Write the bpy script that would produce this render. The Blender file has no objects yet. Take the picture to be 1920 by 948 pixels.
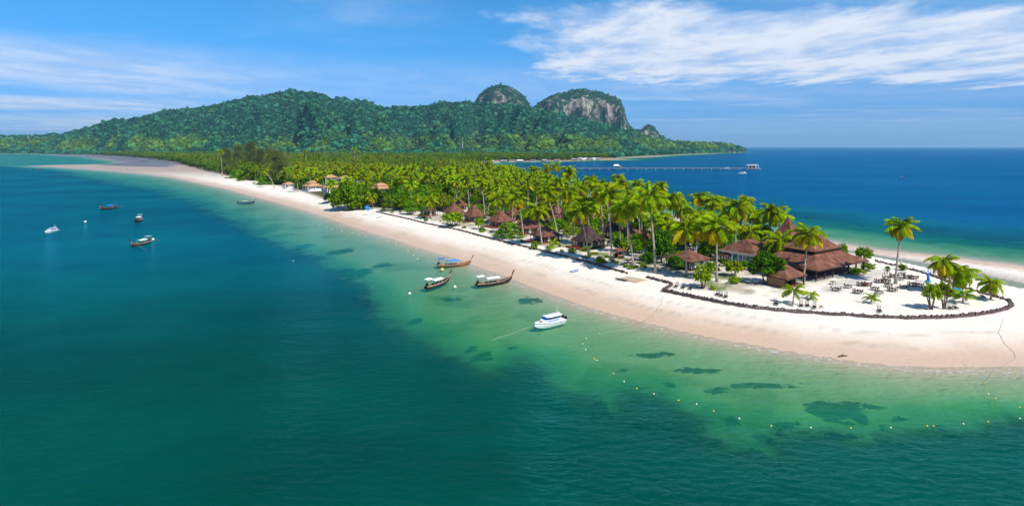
import bpy, math, random
import numpy as np
from mathutils import Vector, Matrix

random.seed(7)
rng = np.random.default_rng(11)
R = math.radians
sc = bpy.context.scene
COL = sc.collection

# ------------------------------------------------------------------ camera
CAM_H, FPX, HOR = 36.0, 1120.0, 275.0          # drone height, focal length and horizon row in photo pixels
cam_d = bpy.data.cameras.new('camera')
cam = bpy.data.objects.new('camera', cam_d)
COL.objects.link(cam)
cam.location = (0, 0, CAM_H)
cam.rotation_euler = (R(90), 0, 0)
cam_d.sensor_width = 36.0
cam_d.lens = FPX / 1920 * 36.0
cam_d.shift_y = -(474 - HOR) / 1920
cam_d.clip_start = 1.0
cam_d.clip_end = 90000
sc.camera = cam

# ------------------------------------------------------------------ sun, sky, exposure
SUN_EL = R(50)
SUN_AZ = math.atan2(0.66, -0.75)               # clockwise from +Y
sun_dir = Vector((math.sin(SUN_AZ) * math.cos(SUN_EL), math.cos(SUN_AZ) * math.cos(SUN_EL), math.sin(SUN_EL)))
sl = bpy.data.lights.new('sun', 'SUN')
sl.energy = 4.6
sl.angle = R(0.53)
sl.color = (1.0, 0.955, 0.88)
so = bpy.data.objects.new('sun', sl)
COL.objects.link(so)
so.rotation_euler = (-sun_dir).to_track_quat('-Z', 'Y').to_euler()
so.location = (200, -200, 400)

sc.view_settings.view_transform = 'Standard'
sc.view_settings.look = 'None'
sc.view_settings.exposure = 0.36
sc.view_settings.gamma = 1.0
sc.cycles.max_bounces = 6
sc.cycles.diffuse_bounces = 2
sc.cycles.glossy_bounces = 2
sc.cycles.transmission_bounces = 2
sc.cycles.transparent_max_bounces = 8
sc.cycles.volume_bounces = 0
sc.cycles.use_denoising = True
sc.cycles.sample_clamp_indirect = 4.0
sc.cycles.caustics_reflective = False
sc.cycles.caustics_refractive = False


class NT:
    """tiny helper for node trees"""
    def __init__(self, tree):
        self.t = tree
        tree.nodes.clear()

    def n(self, typ, inputs=None, **props):
        nd = self.t.nodes.new(typ)
        for k, v in props.items():
            setattr(nd, k, v)
        for k, v in (inputs or {}).items():
            self.set(nd, k, v)
        return nd

    def set(self, nd, k, v):
        s = nd.inputs[k]
        if isinstance(v, bpy.types.NodeSocket):
            self.t.links.new(v, s)
        elif isinstance(v, bpy.types.Node):
            self.t.links.new(v.outputs[0], s)
        else:
            if isinstance(v, (tuple, list)) and s.type == 'RGBA' and len(v) == 3:
                v = (*v, 1)
            s.default_value = v

    def math(self, op, a, b=0.0, c=None, clamp=False):
        nd = self.t.nodes.new('ShaderNodeMath')
        nd.operation = op
        nd.use_clamp = clamp
        self.set(nd, 0, a)
        self.set(nd, 1, b)
        if c is not None:
            self.set(nd, 2, c)
        return nd.outputs[0]

    def mix(self, f, a, b, mode='MIX'):
        nd = self.t.nodes.new('ShaderNodeMix')
        nd.data_type = 'RGBA'
        nd.blend_type = mode
        nd.clamp_factor = True
        self.set(nd, 0, f)
        self.set(nd, 6, a)
        self.set(nd, 7, b)
        return nd.outputs[2]

    def ramp(self, v, lo, hi, a=0.0, b=1.0, smooth=True):
        nd = self.t.nodes.new('ShaderNodeMapRange')
        nd.interpolation_type = 'SMOOTHSTEP' if smooth else 'LINEAR'
        for i, x in enumerate((v, lo, hi, a, b)):
            self.set(nd, i, x)
        return nd.outputs[0]

    def noise(self, vec, scale, detail=3, rough=0.55, dist=0.0):
        return self.n('ShaderNodeTexNoise', {'Vector': vec, 'Scale': scale, 'Detail': detail, 'Roughness': rough, 'Distortion': dist}).outputs[0]


world = bpy.data.worlds.new('World')
sc.world = world
world.use_nodes = True
w = NT(world.node_tree)
sky = w.n('ShaderNodeTexSky', sky_type='NISHITA')
sky.sun_disc = False
sky.sun_elevation = SUN_EL
sky.sun_rotation = SUN_AZ
sky.altitude = 0
sky.air_density = 1.0
sky.dust_density = 0.0
sky.ozone_density = 5.0
tc = w.n('ShaderNodeTexCoord')
sep = w.n('ShaderNodeSeparateXYZ', {0: tc.outputs['Generated']})
zc = w.math('MAXIMUM', sep.outputs[2], 0.0)
zp = w.math('ADD', zc, 0.018)
cx = w.math('DIVIDE', sep.outputs[0], zp)      # position on a flat cloud layer, unit = layer height
cy = w.math('DIVIDE', sep.outputs[1], zp)
pv = w.n('ShaderNodeCombineXYZ', {0: cx, 1: cy, 2: 0.0}).outputs[0]
# the altocumulus bank that stretches over the sea
bank_y = w.math('MULTIPLY', w.ramp(cy, 3.4, 4.3), w.ramp(cy, 6.6, 9.6, 1.0, 0.0))
edge2 = w.math('SUBTRACT', cx, w.math('MULTIPLY', cy, 0.06))
bank = w.math('MULTIPLY', bank_y, w.math('MULTIPLY', w.ramp(edge2, -1.0, 0.7), w.ramp(cx, 9.0, 14.0, 1.0, 0.15)))
n1 = w.noise(w.n('ShaderNodeMapping', {0: pv, 3: (1.0, 0.62, 1)}).outputs[0], 1.45, 9, 0.64, 0.2)
n2 = w.noise(w.n('ShaderNodeMapping', {0: pv, 1: (13, 4, 2), 2: (0, 0, 0.5), 3: (0.22, 0.6, 1)}).outputs[0], 0.75, 7, 0.6, 0.8)
n3 = w.noise(w.n('ShaderNodeMapping', {0: pv, 1: (3, 31, 7), 3: (0.10, 0.13, 1)}).outputs[0], 1.0, 5, 0.6, 0.5)
bankc = w.ramp(w.math('ADD', n1, w.math('MULTIPLY', bank, 0.50)), 0.62, 1.02)
bankc = w.math('MULTIPLY', bankc, w.ramp(bank, 0.0, 0.35))
wisp = w.math('MULTIPLY', w.ramp(n2, 0.44, 0.76), 0.42)
low = w.math('MULTIPLY', w.ramp(n3, 0.30, 0.58), 0.85)
leftness = w.ramp(w.math('DIVIDE', sep.outputs[0], w.math('ADD', w.math('ABSOLUTE', sep.outputs[1]), 0.05)), -0.75, -0.25, 1.0, 0.25)
low = w.math('MULTIPLY', low, w.math('MULTIPLY', leftness, w.ramp(sep.outputs[2], 0.11, 0.16, 1.0, 0.0)))
cl = w.math('MAXIMUM', w.math('MULTIPLY', bankc, 0.93), w.math('MAXIMUM', wisp, low))
tint_el = w.ramp(sep.outputs[2], 0.0, 0.22)
skyc = w.mix(1.0, sky.outputs[0], w.mix(tint_el, (0.25, 0.57, 1.22), (0.32, 1.0, 1.38)), 'MULTIPLY')
cloud_col = w.mix(w.ramp(n1, 0.40, 0.62), (5.6, 6.9, 9.2), (8.6, 9.0, 9.8))
colr = w.mix(cl, skyc, cloud_col)
bg = w.n('ShaderNodeBackground', {0: colr, 1: 0.080})
w.n('ShaderNodeOutputWorld', {0: bg.outputs[0]})

# ------------------------------------------------------------------ numpy noise
def _hash(ix, iy, seed):
    h = (ix.astype(np.int64) * 374761393 + iy.astype(np.int64) * 668265263 + seed * 1442695041) & 0x7fffffff
    h = ((h ^ (h >> 13)) * 1274126177) & 0x7fffffff
    h = h ^ (h >> 16)
    return (h & 0xffff) / 65535.0


def vnoise(x, y, seed=0):
    x = np.asarray(x, float); y = np.asarray(y, float)
    ix = np.floor(x); iy = np.floor(y)
    fx = x - ix; fy = y - iy
    fx = fx * fx * (3 - 2 * fx); fy = fy * fy * (3 - 2 * fy)
    a = _hash(ix, iy, seed); b = _hash(ix + 1, iy, seed); c = _hash(ix, iy + 1, seed); d = _hash(ix + 1, iy + 1, seed)
    return (a * (1 - fx) + b * fx) * (1 - fy) + (c * (1 - fx) + d * fx) * fy


def fbm(x, y, seed=0, octv=4, gain=0.5):
    s = 0; a = 1; t = 0
    x = np.asarray(x, float); y = np.asarray(y, float)
    for o in range(octv):
        ca, sa = math.cos(0.6 + 1.1 * o) * 2 ** o, math.sin(0.6 + 1.1 * o) * 2 ** o
        s = s + a * vnoise(x * ca - y * sa + 17.3 * o, x * sa + y * ca - 9.1 * o, seed + o)
        t += a; a *= gain
    return s / t


def sstep(x, a, b):
    t = np.clip((x - a) / (b - a), 0, 1)
    return t * t * (3 - 2 * t)


def sdist(px, py, poly):
    """signed distance to a closed polygon, positive inside"""
    shp = np.shape(px)
    px = np.ravel(np.asarray(px, float)); py = np.ravel(np.asarray(py, float))
    P = np.asarray(poly, float)
    d2 = np.full(px.shape, 1e18); ins = np.zeros(px.shape, bool)
    for i in range(len(P)):
        a = P[i]; b = P[(i + 1) % len(P)]
        ex, ey = b - a
        L = ex * ex + ey * ey + 1e-12
        t = np.clip(((px - a[0]) * ex + (py - a[1]) * ey) / L, 0, 1)
        dx = px - a[0] - t * ex; dy = py - a[1] - t * ey
        np.minimum(d2, dx * dx + dy * dy, out=d2)
        c = (a[1] > py) != (b[1] > py)
        if c.any():
            xx = a[0] + (py - a[1]) / (b[1] - a[1] + 1e-12) * ex
            ins ^= c & (px < xx)
    d = np.sqrt(d2)
    return np.where(ins, d, -d).reshape(shp)


def pl(px, py, z=0.0):
    """photo pixel -> point of the place at height z"""
    Y = (CAM_H - z) * FPX / (py - HOR)
    return ((px - 960) * Y / FPX, Y)


# ------------------------------------------------------------------ outlines of the place (metres)
front_shore = [(-600, 287.5), (0, 287.8), (60, 288), (110, 291), (160, 294), (185, 298), (225, 303), (215, 307), (160, 309), (100, 310),
               (60, 311), (50, 312), (100, 313.5), (160, 317.5), (215, 322), (270, 327), (320, 333), (380, 345), (430, 356), (480, 370), (540, 386),
               (600, 404), (650, 422), (700, 438), (750, 453), (800, 470), (850, 484), (900, 502), (960, 524), (1000, 540), (1050, 558),
               (1100, 576), (1150, 590), (1200, 604), (1280, 622), (1360, 638), (1440, 652), (1520, 666), (1600, 678), (1680, 687),
               (1760, 691), (1840, 691), (1920, 689), (2100, 682), (2300, 660), (2450, 620)]
back_shore = [(2450, 560), (2300, 530), (2100, 508), (1920, 498), (1850, 490), (1780, 481), (1700, 473), (1640, 467), (1560, 453),
              (1480, 441), (1400, 429), (1300, 413), (1200, 393), (1100, 371), (1000, 346), (950, 333), (915, 320), (900, 312), (905, 306),
              (930, 304), (1000, 303), (1070, 302), (1110, 300.5), (1180, 299.5), (1150, 296.5), (1210, 295), (1260, 291), (1320, 288.5),
              (1390, 285.6), (1402, 284.6)]
LAND = [pl(*p) for p in front_shore + back_shore] + [(1500, 5200), (500, 7500), (-9000, 7500), (-9000, 3300)]
wall_front = [(705, 398), (760, 410), (800, 420), (860, 432), (900, 443), (960, 458), (1000, 467), (1060, 482), (1100, 492), (1130, 501), (1178, 514)]
wall_gap = [(1212, 521), (1262, 534)]
wall_terrace = [(1243, 546), (1300, 558), (1350, 568), (1400, 576), (1480, 585), (1560, 591), (1640, 596), (1700, 598), (1760, 597),
                (1820, 593), (1860, 587), (1888, 580), (1899, 573), (1893, 566), (1865, 558), (1830, 548), (1800, 539), (1760, 523),
                (1730, 513), (1700, 505), (1670, 498), (1640, 491)]
W1 = [pl(x, y, 1.3) for x, y in wall_front]
W2 = [pl(x, y, 1.3) for x, y in wall_gap]
W3 = [pl(x, y, 1.3) for x, y in wall_terrace]
inner_back = [(1560, 466), (1480, 452), (1400, 440), (1300, 424), (1200, 403), (1100, 380), (1000, 354), (940, 340), (880, 318), (600, 312),
              (420, 318), (520, 345), (600, 378), (680, 393)]
RESORT = W1 + W2 + W3 + [pl(x, y, 1.3) for x, y in inner_back]
FOREST = [pl(x, y, 1.3) for x, y in [(292, 298), (330, 305), (390, 322), (440, 333), (520, 349), (560, 361), (620, 384), (700, 392), (760, 398),
          (830, 398), (880, 384), (960, 376), (1010, 376), (1060, 385), (1080, 372), (1000, 350), (940, 336), (905, 322), (880, 310), (880, 305),
          (1000, 301.5), (1070, 300.5), (1110, 299), (1150, 295)]] + [(700, 3500), (-3000, 3600), (-2900, 3050), pl(60, 287.6), pl(185, 290.5), pl(230, 293)]
MUD = [pl(*p) for p in [(60, 288), (185, 288.6), (262, 292), (316, 300), (345, 309), (318, 315), (200, 312), (180, 309.5), (225, 304), (180, 297), (110, 291)]]
WETB = [pl(*p) for p in [(1600, 470), (1660, 480), (1700, 486), (1760, 496), (1800, 504), (1920, 530), (2100, 560), (2100, 580), (1920, 546), (1860, 533),
                         (1800, 520), (1740, 506), (1680, 493), (1620, 482), (1560, 470)]]
# the edge of the deep, dark water off the beach
DEEP = [pl(*p) for p in [(-600, 308), (0, 312), (90, 319), (200, 343), (300, 360), (380, 390), (430, 412), (470, 432), (500, 455), (560, 472), (600, 492),
        (635, 517), (690, 547), (700, 575), (730, 612), (770, 642), (840, 665), (900, 692), (940, 706), (946, 684), (975, 672), (1010, 676), (1040, 704),
        (1090, 744), (1130, 776), (1150, 782), (1160, 758), (1178, 742), (1215, 745), (1280, 775), (1300, 795), (1312, 815), (1340, 832),
        (1390, 846), (1452, 856), (1462, 812), (1510, 812), (1585, 820), (1650, 817), (1710, 820), (1785, 805), (1840, 810), (1885, 790),
        (1930, 800), (2200, 790), (2500, 760)]] + [(260, 20), (-4000, 20), (-4000, 2500)]
DEEPB = [pl(*p) for p in [(1920, 462), (1800, 450), (1700, 440), (1600, 425), (1500, 405), (1400, 385), (1300, 360), (1220, 342), (1150, 330), (1180, 318),
         (1300, 312), (1420, 303), (1400, 296), (1420, 286)]] + [(1700, 5000), (-8000, 9000), (-60000, 90000), (90000, 90000), (90000, 250), (400, 250)]
BACK = [pl(*p) for p in back_shore] + [(1700, 5000), (-8000, 9000), (-60000, 90000), (90000, 90000), (90000, 60), (300, 60)]
PATCH = [(1585, 757, 75, 14), (1370, 766, 22, 7), (1435, 791, 36, 9), (1565, 793, 46, 8), (1670, 783, 16, 7), (1682, 808, 24, 9), (1790, 792, 14, 5),
         (1838, 784, 14, 6), (1735, 806, 40, 8), (1345, 723, 26, 5), (1265, 763, 16, 7), (1235, 755, 12, 5), (1130, 742, 28, 18), (1165, 683, 16, 6),
         (1255, 710, 18, 5), (1415, 812, 32, 9), (1540, 812, 18, 6), (1890, 783, 16, 6), (560, 457, 24, 5), (640, 466, 22, 6), (585, 490, 12, 3),
         (645, 497, 12, 3), (670, 503, 24, 6), (710, 492, 20, 4), (900, 652, 26, 8), (520, 428, 6, 2), (1000, 560, 40, 7), (875, 640, 16, 5),
         (600, 520, 20, 5), (1220, 660, 40, 6), (1300, 690, 60, 5), (1450, 715, 70, 5), (840, 555, 20, 5), (1700, 770, 20, 4), (1480, 775, 30, 6), (1620, 772, 34, 6), (1770, 778, 22, 5), (1330, 790, 18, 6), (1210, 790, 14, 6), (1000, 705, 20, 7), (960, 640, 18, 5), (780, 590, 16, 4)]


def ground_fields(X, Y):
    X = np.asarray(X, float); Y = np.asarray(Y, float)
    wob = np.clip(Y / 500, 0.35, 3)
    wx = (fbm(X / 9, Y / 9, 3) - 0.5) * 3 * wob; wy = (fbm(X / 9, Y / 9, 8) - 0.5) * 3 * wob
    d = sdist(X + wx, Y + wy, LAND)
    r = sdist(X, Y, RESORT)
    m = sdist(X, Y, MUD)
    wb = sdist(X + wx, Y + wy, WETB)
    wos = np.clip(Y / 200, 0.6, 3)
    sx = (fbm(X / 9, Y / 9, 31, 5) - 0.5) * 12 * wos + (fbm(X / 26, Y / 26, 36, 3) - 0.5) * 12 * wos
    sy = (fbm(X / 9, Y / 9, 41, 5) - 0.5) * 12 * wos + (fbm(X / 26, Y / 26, 46, 3) - 0.5) * 12 * wos
    dq = sdist(X + sx * 0.55, Y + sy * 0.55, DEEP)
    bk = sdist(X + sx, Y + sy, BACK)
    dp = np.maximum(dq + (fbm(X / 5, Y / 5, 61, 5, 0.6) - 0.5) * 17 * wob, sdist(X + 3 * sx, Y + 3 * sy, DEEPB) * 0.25)
    land = 1.3 * sstep(d, 0, 26)
    land = land + 0.6 * sstep(r, 0.15, 1.5)
    land = land * (1 - 0.93 * sstep(m, 0, 25))
    o = -d
    depth = 0.45 * sstep(o, 0, 16) + 0.85 * sstep(o, 8, 55) + 0.03 * np.minimum(o, 8)
    wq = np.clip(wob, 0.4, 1.0)
    depth = depth + 1.3 * sstep(dq, -26 * wq, -1 * wq) + 1.2 * sstep(dp, -2.5, 5) + 3.8 * sstep(dq, -3, 26 * np.clip(wob, 0.4, 1)) + 4.0 * sstep(dq, 14 * np.clip(wob, 0.35, 1), 120 * np.clip(wob, 0.35, 1)) + 5.0 * sstep(bk, 30, 120) + 3.0 * sstep(bk, 100, 300)
    z = np.where(d > 0, land, -depth)
    z = np.where(wb > -3, z * (1 - sstep(wb, -3, 1.0)) + -0.16 * sstep(wb, -3, 1.0), z)
    z = np.where((r > 0) & (wb > -3), np.maximum(z, 1.3 * sstep(r, -1, 0.5) + 0.6 * sstep(r, 0.15, 1.5)), z)
    g = np.full(X.shape, -3.0)
    for (qx, qy, rx, ry) in PATCH:
        c = pl(qx, qy); s = c[1] / FPX
        e = ((X + sx * 0.4 - c[0]) / (rx * s)) ** 2 + ((Y + sy * 0.4 - c[1]) / (ry * c[1] / (qy - HOR))) ** 2
        g = np.maximum(g, np.clip(1.0 - e, -3, 1))
    g = np.maximum(g, np.clip(dq / (5.0 * np.clip(wob, 0.35, 2)), -3, 2))
    g = np.where(d > -4, -3.0, g)
    return z, d, r, m, wb, np.maximum(sstep(bk, 20, 130), 0.78 * sstep(Y, 75, 230) * sstep(-X, -70, 40)), g  # bluer water: open sea behind; left term paints sky reflection into the colour


def gz_many(X, Y):
    """land height only (the quick way)"""
    X = np.asarray(X, float); Y = np.asarray(Y, float)
    wob = np.clip(Y / 500, 0.35, 3)
    wx = (fbm(X / 9, Y / 9, 3) - 0.5) * 3 * wob; wy = (fbm(X / 9, Y / 9, 8) - 0.5) * 3 * wob
    d = sdist(X + wx, Y + wy, LAND); r = sdist(X, Y, RESORT); m = sdist(X, Y, MUD)
    return np.where(d > 0, (1.3 * sstep(d, 0, 26) + 0.6 * sstep(r, 0.15, 1.5)) * (1 - 0.93 * sstep(m, 0, 25)), -0.2)


_gy0, _gy1, _gu = math.log(95 + 45), math.log(1200 + 45), 1.25
_U, _L = np.meshgrid(np.linspace(-_gu, _gu, 700), np.linspace(_gy0, _gy1, 700))
_GZ = gz_many(_U * np.exp(_L), np.exp(_L) - 45)


def gz(x, y):
    fu = (x / (y + 45) + _gu) / (2 * _gu) * 699
    fl = (math.log(max(y, 1) + 45) - _gy0) / (_gy1 - _gy0) * 699
    if not (0 <= fu < 699 and 0 <= fl < 699):
        return float(gz_many(np.array([x]), np.array([y]))[0])
    i, j = int(fl), int(fu); a, b = fl - i, fu - j
    return float((_GZ[i, j] * (1 - b) + _GZ[i, j + 1] * b) * (1 - a) + (_GZ[i + 1, j] * (1 - b) + _GZ[i + 1, j + 1] * b) * a)


def at(px, py, dz=0.0):
    """photo pixel of a foot point -> (x, y, z) on the ground"""
    z = 1.5
    for _ in range(4):
        x, y = pl(px, py, z)
        z = max(0.0, gz(x, y))
    return Vector((x, y, z + dz))


# ------------------------------------------------------------------ materials
M = {}


def new_mat(name):
    m = bpy.data.materials.new(name)
    m.use_nodes = True
    M[name] = m
    return NT(m.node_tree)


def simple(name, col, rough=0.6, var=0.12, scale=3.0, metal=0.0, bump=0.0, spec=0.3):
    t = new_mat(name)
    tcn = t.n('ShaderNodeTexCoord')
    nz = t.noise(tcn.outputs['Object'], scale, 4)
    c = t.mix(t.ramp(nz, 0.3, 0.7), tuple(x * (1 - var) for x in col), tuple(min(1, x * (1 + var)) for x in col))
    b = t.n('ShaderNodeBsdfPrincipled', {'Base Color': c, 'Roughness': rough, 'Metallic': metal, 'Specular IOR Level': spec})
    if bump:
        bn = t.n('ShaderNodeBump', {'Strength': bump, 'Distance': 0.05, 'Height': nz})
        t.set(b, 'Normal', bn.outputs[0])
    t.n('ShaderNodeOutputMaterial', {0: b.outputs[0]})
    return M[name]


def foliage(name, c1, c2, trans=0.3, attr=None, scale=0.6, c3=None, var=0.56):
    t = new_mat(name)
    geo = t.n('ShaderNodeNewGeometry')
    oi = t.n('ShaderNodeObjectInfo')
    nz = t.noise(geo.outputs['Position'], scale, 2)
    f = t.ramp(t.math('ADD', nz, t.math('MULTIPLY', t.math('SUBTRACT', geo.outputs['Random Per Island'], 0.5), 0.35)), 0.3, 0.7)
    c = t.mix(f, c1, c2)
    if attr:
        a = t.n('ShaderNodeAttribute', attribute_name=attr, attribute_type='INSTANCER')
        c = t.mix(a.outputs[2], c, c3)
    hv = t.n('ShaderNodeHueSaturation', {'Hue': t.math('ADD', 0.485, t.math('MULTIPLY', oi.outputs['Random'], 0.03)),
                                        'Value': t.math('ADD', 1 - var / 2, t.math('MULTIPLY', oi.outputs['Random'], var)), 'Color': c})
    d = t.n('ShaderNodeBsdfDiffuse', {0: hv.outputs[0]})
    tr = t.n('ShaderNodeBsdfTranslucent', {0: hv.outputs[0]})
    mx = t.n('ShaderNodeMixShader', {0: trans, 1: d.outputs[0], 2: tr.outputs[0]})
    t.n('ShaderNodeOutputMaterial', {0: mx.outputs[0]})
    return M[name]


foliage('frond', (0.125, 0.235, 0.004), (0.38, 0.47, 0.008), 0.42)
foliage('frond_old', (0.42, 0.36, 0.006), (0.58, 0.43, 0.010), 0.35)
foliage('palm_far', (0.060, 0.140, 0.008), (0.175, 0.245, 0.012), 0.3, 'tint', 0.3, (0.25, 0.27, 0.012))
foliage('leaf', (0.065, 0.175, 0.003), (0.20, 0.34, 0.006), 0.38)
foliage('leaf_dark', (0.026, 0.092, 0.004), (0.080, 0.185, 0.006), 0.28)
foliage('leaf_lime', (0.14, 0.23, 0.005), (0.28, 0.36, 0.008), 0.3)
foliage('leaf_bright', (0.075, 0.19, 0.003), (0.17, 0.31, 0.005), 0.3)
foliage('leaf_grey', (0.095, 0.125, 0.030), (0.18, 0.21, 0.055), 0.3)
simple('frond_dead', (0.22, 0.13, 0.06), 0.9, 0.3)
foliage('leaf_far', (0.034, 0.105, 0.008), (0.105, 0.195, 0.012), 0.25, 'tint', 0.2, (0.15, 0.20, 0.014))
foliage('leaf_hill', (0.007, 0.082, 0.056), (0.034, 0.165, 0.080), 0.12, 'tint', 0.05, (0.12, 0.24, 0.035), 0.30)
simple('trunk', (0.36, 0.30, 0.24), 0.9, 0.3, 2.0)
simple('bark', (0.16, 0.12, 0.09), 0.9, 0.3, 2.0)
simple('coconut', (0.22, 0.24, 0.03), 0.6, 0.2)
simple('wood_dark', (0.045, 0.024, 0.018), 0.7, 0.3, 4)
simple('wood_red', (0.20, 0.050, 0.030), 0.65, 0.25, 3)
simple('wood_mid', (0.25, 0.12, 0.05), 0.6, 0.3, 3)
simple('wood_pale', (0.48, 0.36, 0.24), 0.7, 0.2, 3)
simple('wood_weather', (0.19, 0.145, 0.125), 0.85, 0.35, 5, bump=0.4)
simple('palisade', (0.13, 0.085, 0.08), 0.9, 0.5, 3.5, bump=0.4)
simple('white_paint', (0.78, 0.77, 0.74), 0.5, 0.06)
simple('plaster', (0.62, 0.58, 0.50), 0.8, 0.10)
simple('canvas', (0.80, 0.79, 0.76), 0.8, 0.06)
simple('gel_white', (0.82, 0.82, 0.82), 0.2, 0.03, spec=0.5)
simple('blue_paint', (0.015, 0.13, 0.50), 0.45, 0.15)
simple('blue_tarp', (0.02, 0.22, 0.62), 0.5, 0.15)
simple('teal_paint', (0.01, 0.28, 0.38), 0.5, 0.15)
simple('yellow_paint', (0.62, 0.38, 0.02), 0.5, 0.15)
simple('orange_paint', (0.62, 0.20, 0.03), 0.5, 0.15)
simple('red_paint', (0.48, 0.05, 0.035), 0.5, 0.15)
simple('pink_cloth', (0.70, 0.20, 0.20), 0.8, 0.2)
simple('black_metal', (0.02, 0.02, 0.022), 0.45, 0.2, metal=0.4)
simple('grey_metal', (0.35, 0.36, 0.38), 0.4, 0.15, metal=0.5)
simple('concrete', (0.32, 0.30, 0.28), 0.9, 0.15)
simple('rope', (0.50, 0.44, 0.34), 0.9, 0.1)
simple('rope_dark', (0.22, 0.18, 0.14), 0.9, 0.1)
simple('float_yellow', (0.85, 0.55, 0.02), 0.4, 0.05)
simple('float_white', (0.82, 0.78, 0.70), 0.4, 0.05)
simple('tin', (0.34, 0.35, 0.37), 0.5, 0.2)
simple('tin_rust', (0.28, 0.17, 0.12), 0.7, 0.3)
simple('ceramic_orange', (0.52, 0.22, 0.10), 0.8, 0.15)
t = new_mat('glass')
b = t.n('ShaderNodeBsdfPrincipled', {'Base Color': (0.03, 0.06, 0.08), 'Roughness': 0.05, 'Specular IOR Level': 0.6})
t.n('ShaderNodeOutputMaterial', {0: b.outputs[0]})
t = new_mat('glass_teal')
b = t.n('ShaderNodeBsdfPrincipled', {'Base Color': (0.03, 0.18, 0.22), 'Roughness': 0.05, 'Specular IOR Level': 0.6})
t.n('ShaderNodeOutputMaterial', {0: b.outputs[0]})


def shingle(name, c1, c2):
    t = new_mat(name)
    tcn = t.n('ShaderNodeTexCoord')
    sp = t.n('ShaderNodeSeparateXYZ', {0: tcn.outputs['Object']})
    v = t.n('ShaderNodeCombineXYZ', {0: t.math('ADD', sp.outputs[0], sp.outputs[1]), 1: sp.outputs[2], 2: t.math('SUBTRACT', sp.outputs[0], sp.outputs[1])})
    br = t.n('ShaderNodeTexBrick', {'Vector': v.outputs[0], 'Color1': (*c1, 1), 'Color2': (*c2, 1), 'Mortar': tuple(x * 0.55 for x in c1) + (1,),
                                    'Scale': 2.2, 'Mortar Size': 0.035, 'Brick Width': 0.45, 'Row Height': 0.22, 'Bias': 0.0})
    nz = t.noise(tcn.outputs['Object'], 0.7, 5)
    c = t.mix(t.ramp(nz, 0.35, 0.75), br.outputs[0], tuple(x * 1.35 for x in c2))
    nz2 = t.noise(tcn.outputs['Object'], 6, 3)
    c = t.mix(t.ramp(nz2, 0.45, 0.8, 0, 0.5), c, tuple(x * 0.5 for x in c1))
    bn = t.n('ShaderNodeBump', {'Strength': 0.5, 'Distance': 0.06, 'Height': br.outputs[1]})
    b = t.n('ShaderNodeBsdfPrincipled', {'Base Color': c, 'Roughness': 0.85, 'Specular IOR Level': 0.2, 'Normal': bn.outputs[0]})
    t.n('ShaderNodeOutputMaterial', {0: b.outputs[0]})


shingle('shingle', (0.135, 0.052, 0.033), (0.205, 0.086, 0.053))
shingle('shingle_dark', (0.050, 0.030, 0.028), (0.080, 0.045, 0.040))
shingle('tile_orange', (0.40, 0.215, 0.10), (0.52, 0.30, 0.15))

# ground: sand, litter, forest floor, sea bed
t = new_mat('ground')
at_c = t.n('ShaderNodeAttribute', attribute_name='col')
at_w = t.n('ShaderNodeAttribute', attribute_name='wet')
geo = t.n('ShaderNodeNewGeometry')
na = t.noise(geo.outputs['Position'], 0.9, 6, 0.65)
nb = t.noise(geo.outputs['Position'], 0.08, 4, 0.6)
c = t.mix(t.ramp(na, 0.25, 0.75, 0.0, 0.22), at_c.outputs[0], t.mix(1.0, at_c.outputs[0], (0.62, 0.58, 0.52), 'MULTIPLY'))
c = t.mix(t.ramp(nb, 0.4, 0.8, 0.0, 0.25), c, t.mix(1.0, c, (0.80, 0.74, 0.66), 'MULTIPLY'))
at_g = t.n('ShaderNodeAttribute', attribute_name='weed')
wn1 = t.math('MULTIPLY', t.math('SUBTRACT', t.noise(geo.outputs['Position'], 0.40, 8, 0.72, 0.5), 0.5), 5.4)
wn2 = t.math('MULTIPLY', t.math('SUBTRACT', t.noise(geo.outputs['Position'], 0.075, 4, 0.6), 0.5), 4.2)
weed = t.ramp(t.math('ADD', at_g.outputs[2], t.math('ADD', wn1, wn2)), -0.1, 0.45)
weedm = t.math('MULTIPLY', weed, t.ramp(at_g.outputs[2], -2.9, -2.0))
c = t.mix(t.math('MULTIPLY', weedm, 0.93), c, t.mix(t.ramp(t.noise(geo.outputs['Position'], 0.7, 5, 0.7), 0.35, 0.65), (0.010, 0.036, 0.026), (0.030, 0.075, 0.040)))
fp1 = t.n('ShaderNodeTexVoronoi', {'Vector': geo.outputs['Position'], 'Scale': 0.8, 'Randomness': 1.0})
trod = t.math('MULTIPLY', t.ramp(fp1.outputs[0], 0.10, 0.22, 1.0, 0.0), t.ramp(t.noise(geo.outputs['Position'], 0.10, 3, 0.6), 0.50, 0.66))
c = t.mix(t.math('MULTIPLY', trod, 0.34), c, (0.30, 0.24, 0.17))
bn = t.n('ShaderNodeBump', {'Strength': 0.6, 'Distance': 0.16, 'Height': t.math('SUBTRACT', t.noise(geo.outputs['Position'], 1.6, 5, 0.65), trod)})
b = t.n('ShaderNodeBsdfPrincipled', {'Base Color': c, 'Roughness': t.ramp(at_w.outputs[2], 0, 1, 0.95, 0.42, False), 'Specular IOR Level': t.ramp(at_w.outputs[2], 0, 1, 0.05, 0.35, False), 'Normal': bn.outputs[0]})
t.n('ShaderNodeOutputMaterial', {0: b.outputs[0]})

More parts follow.
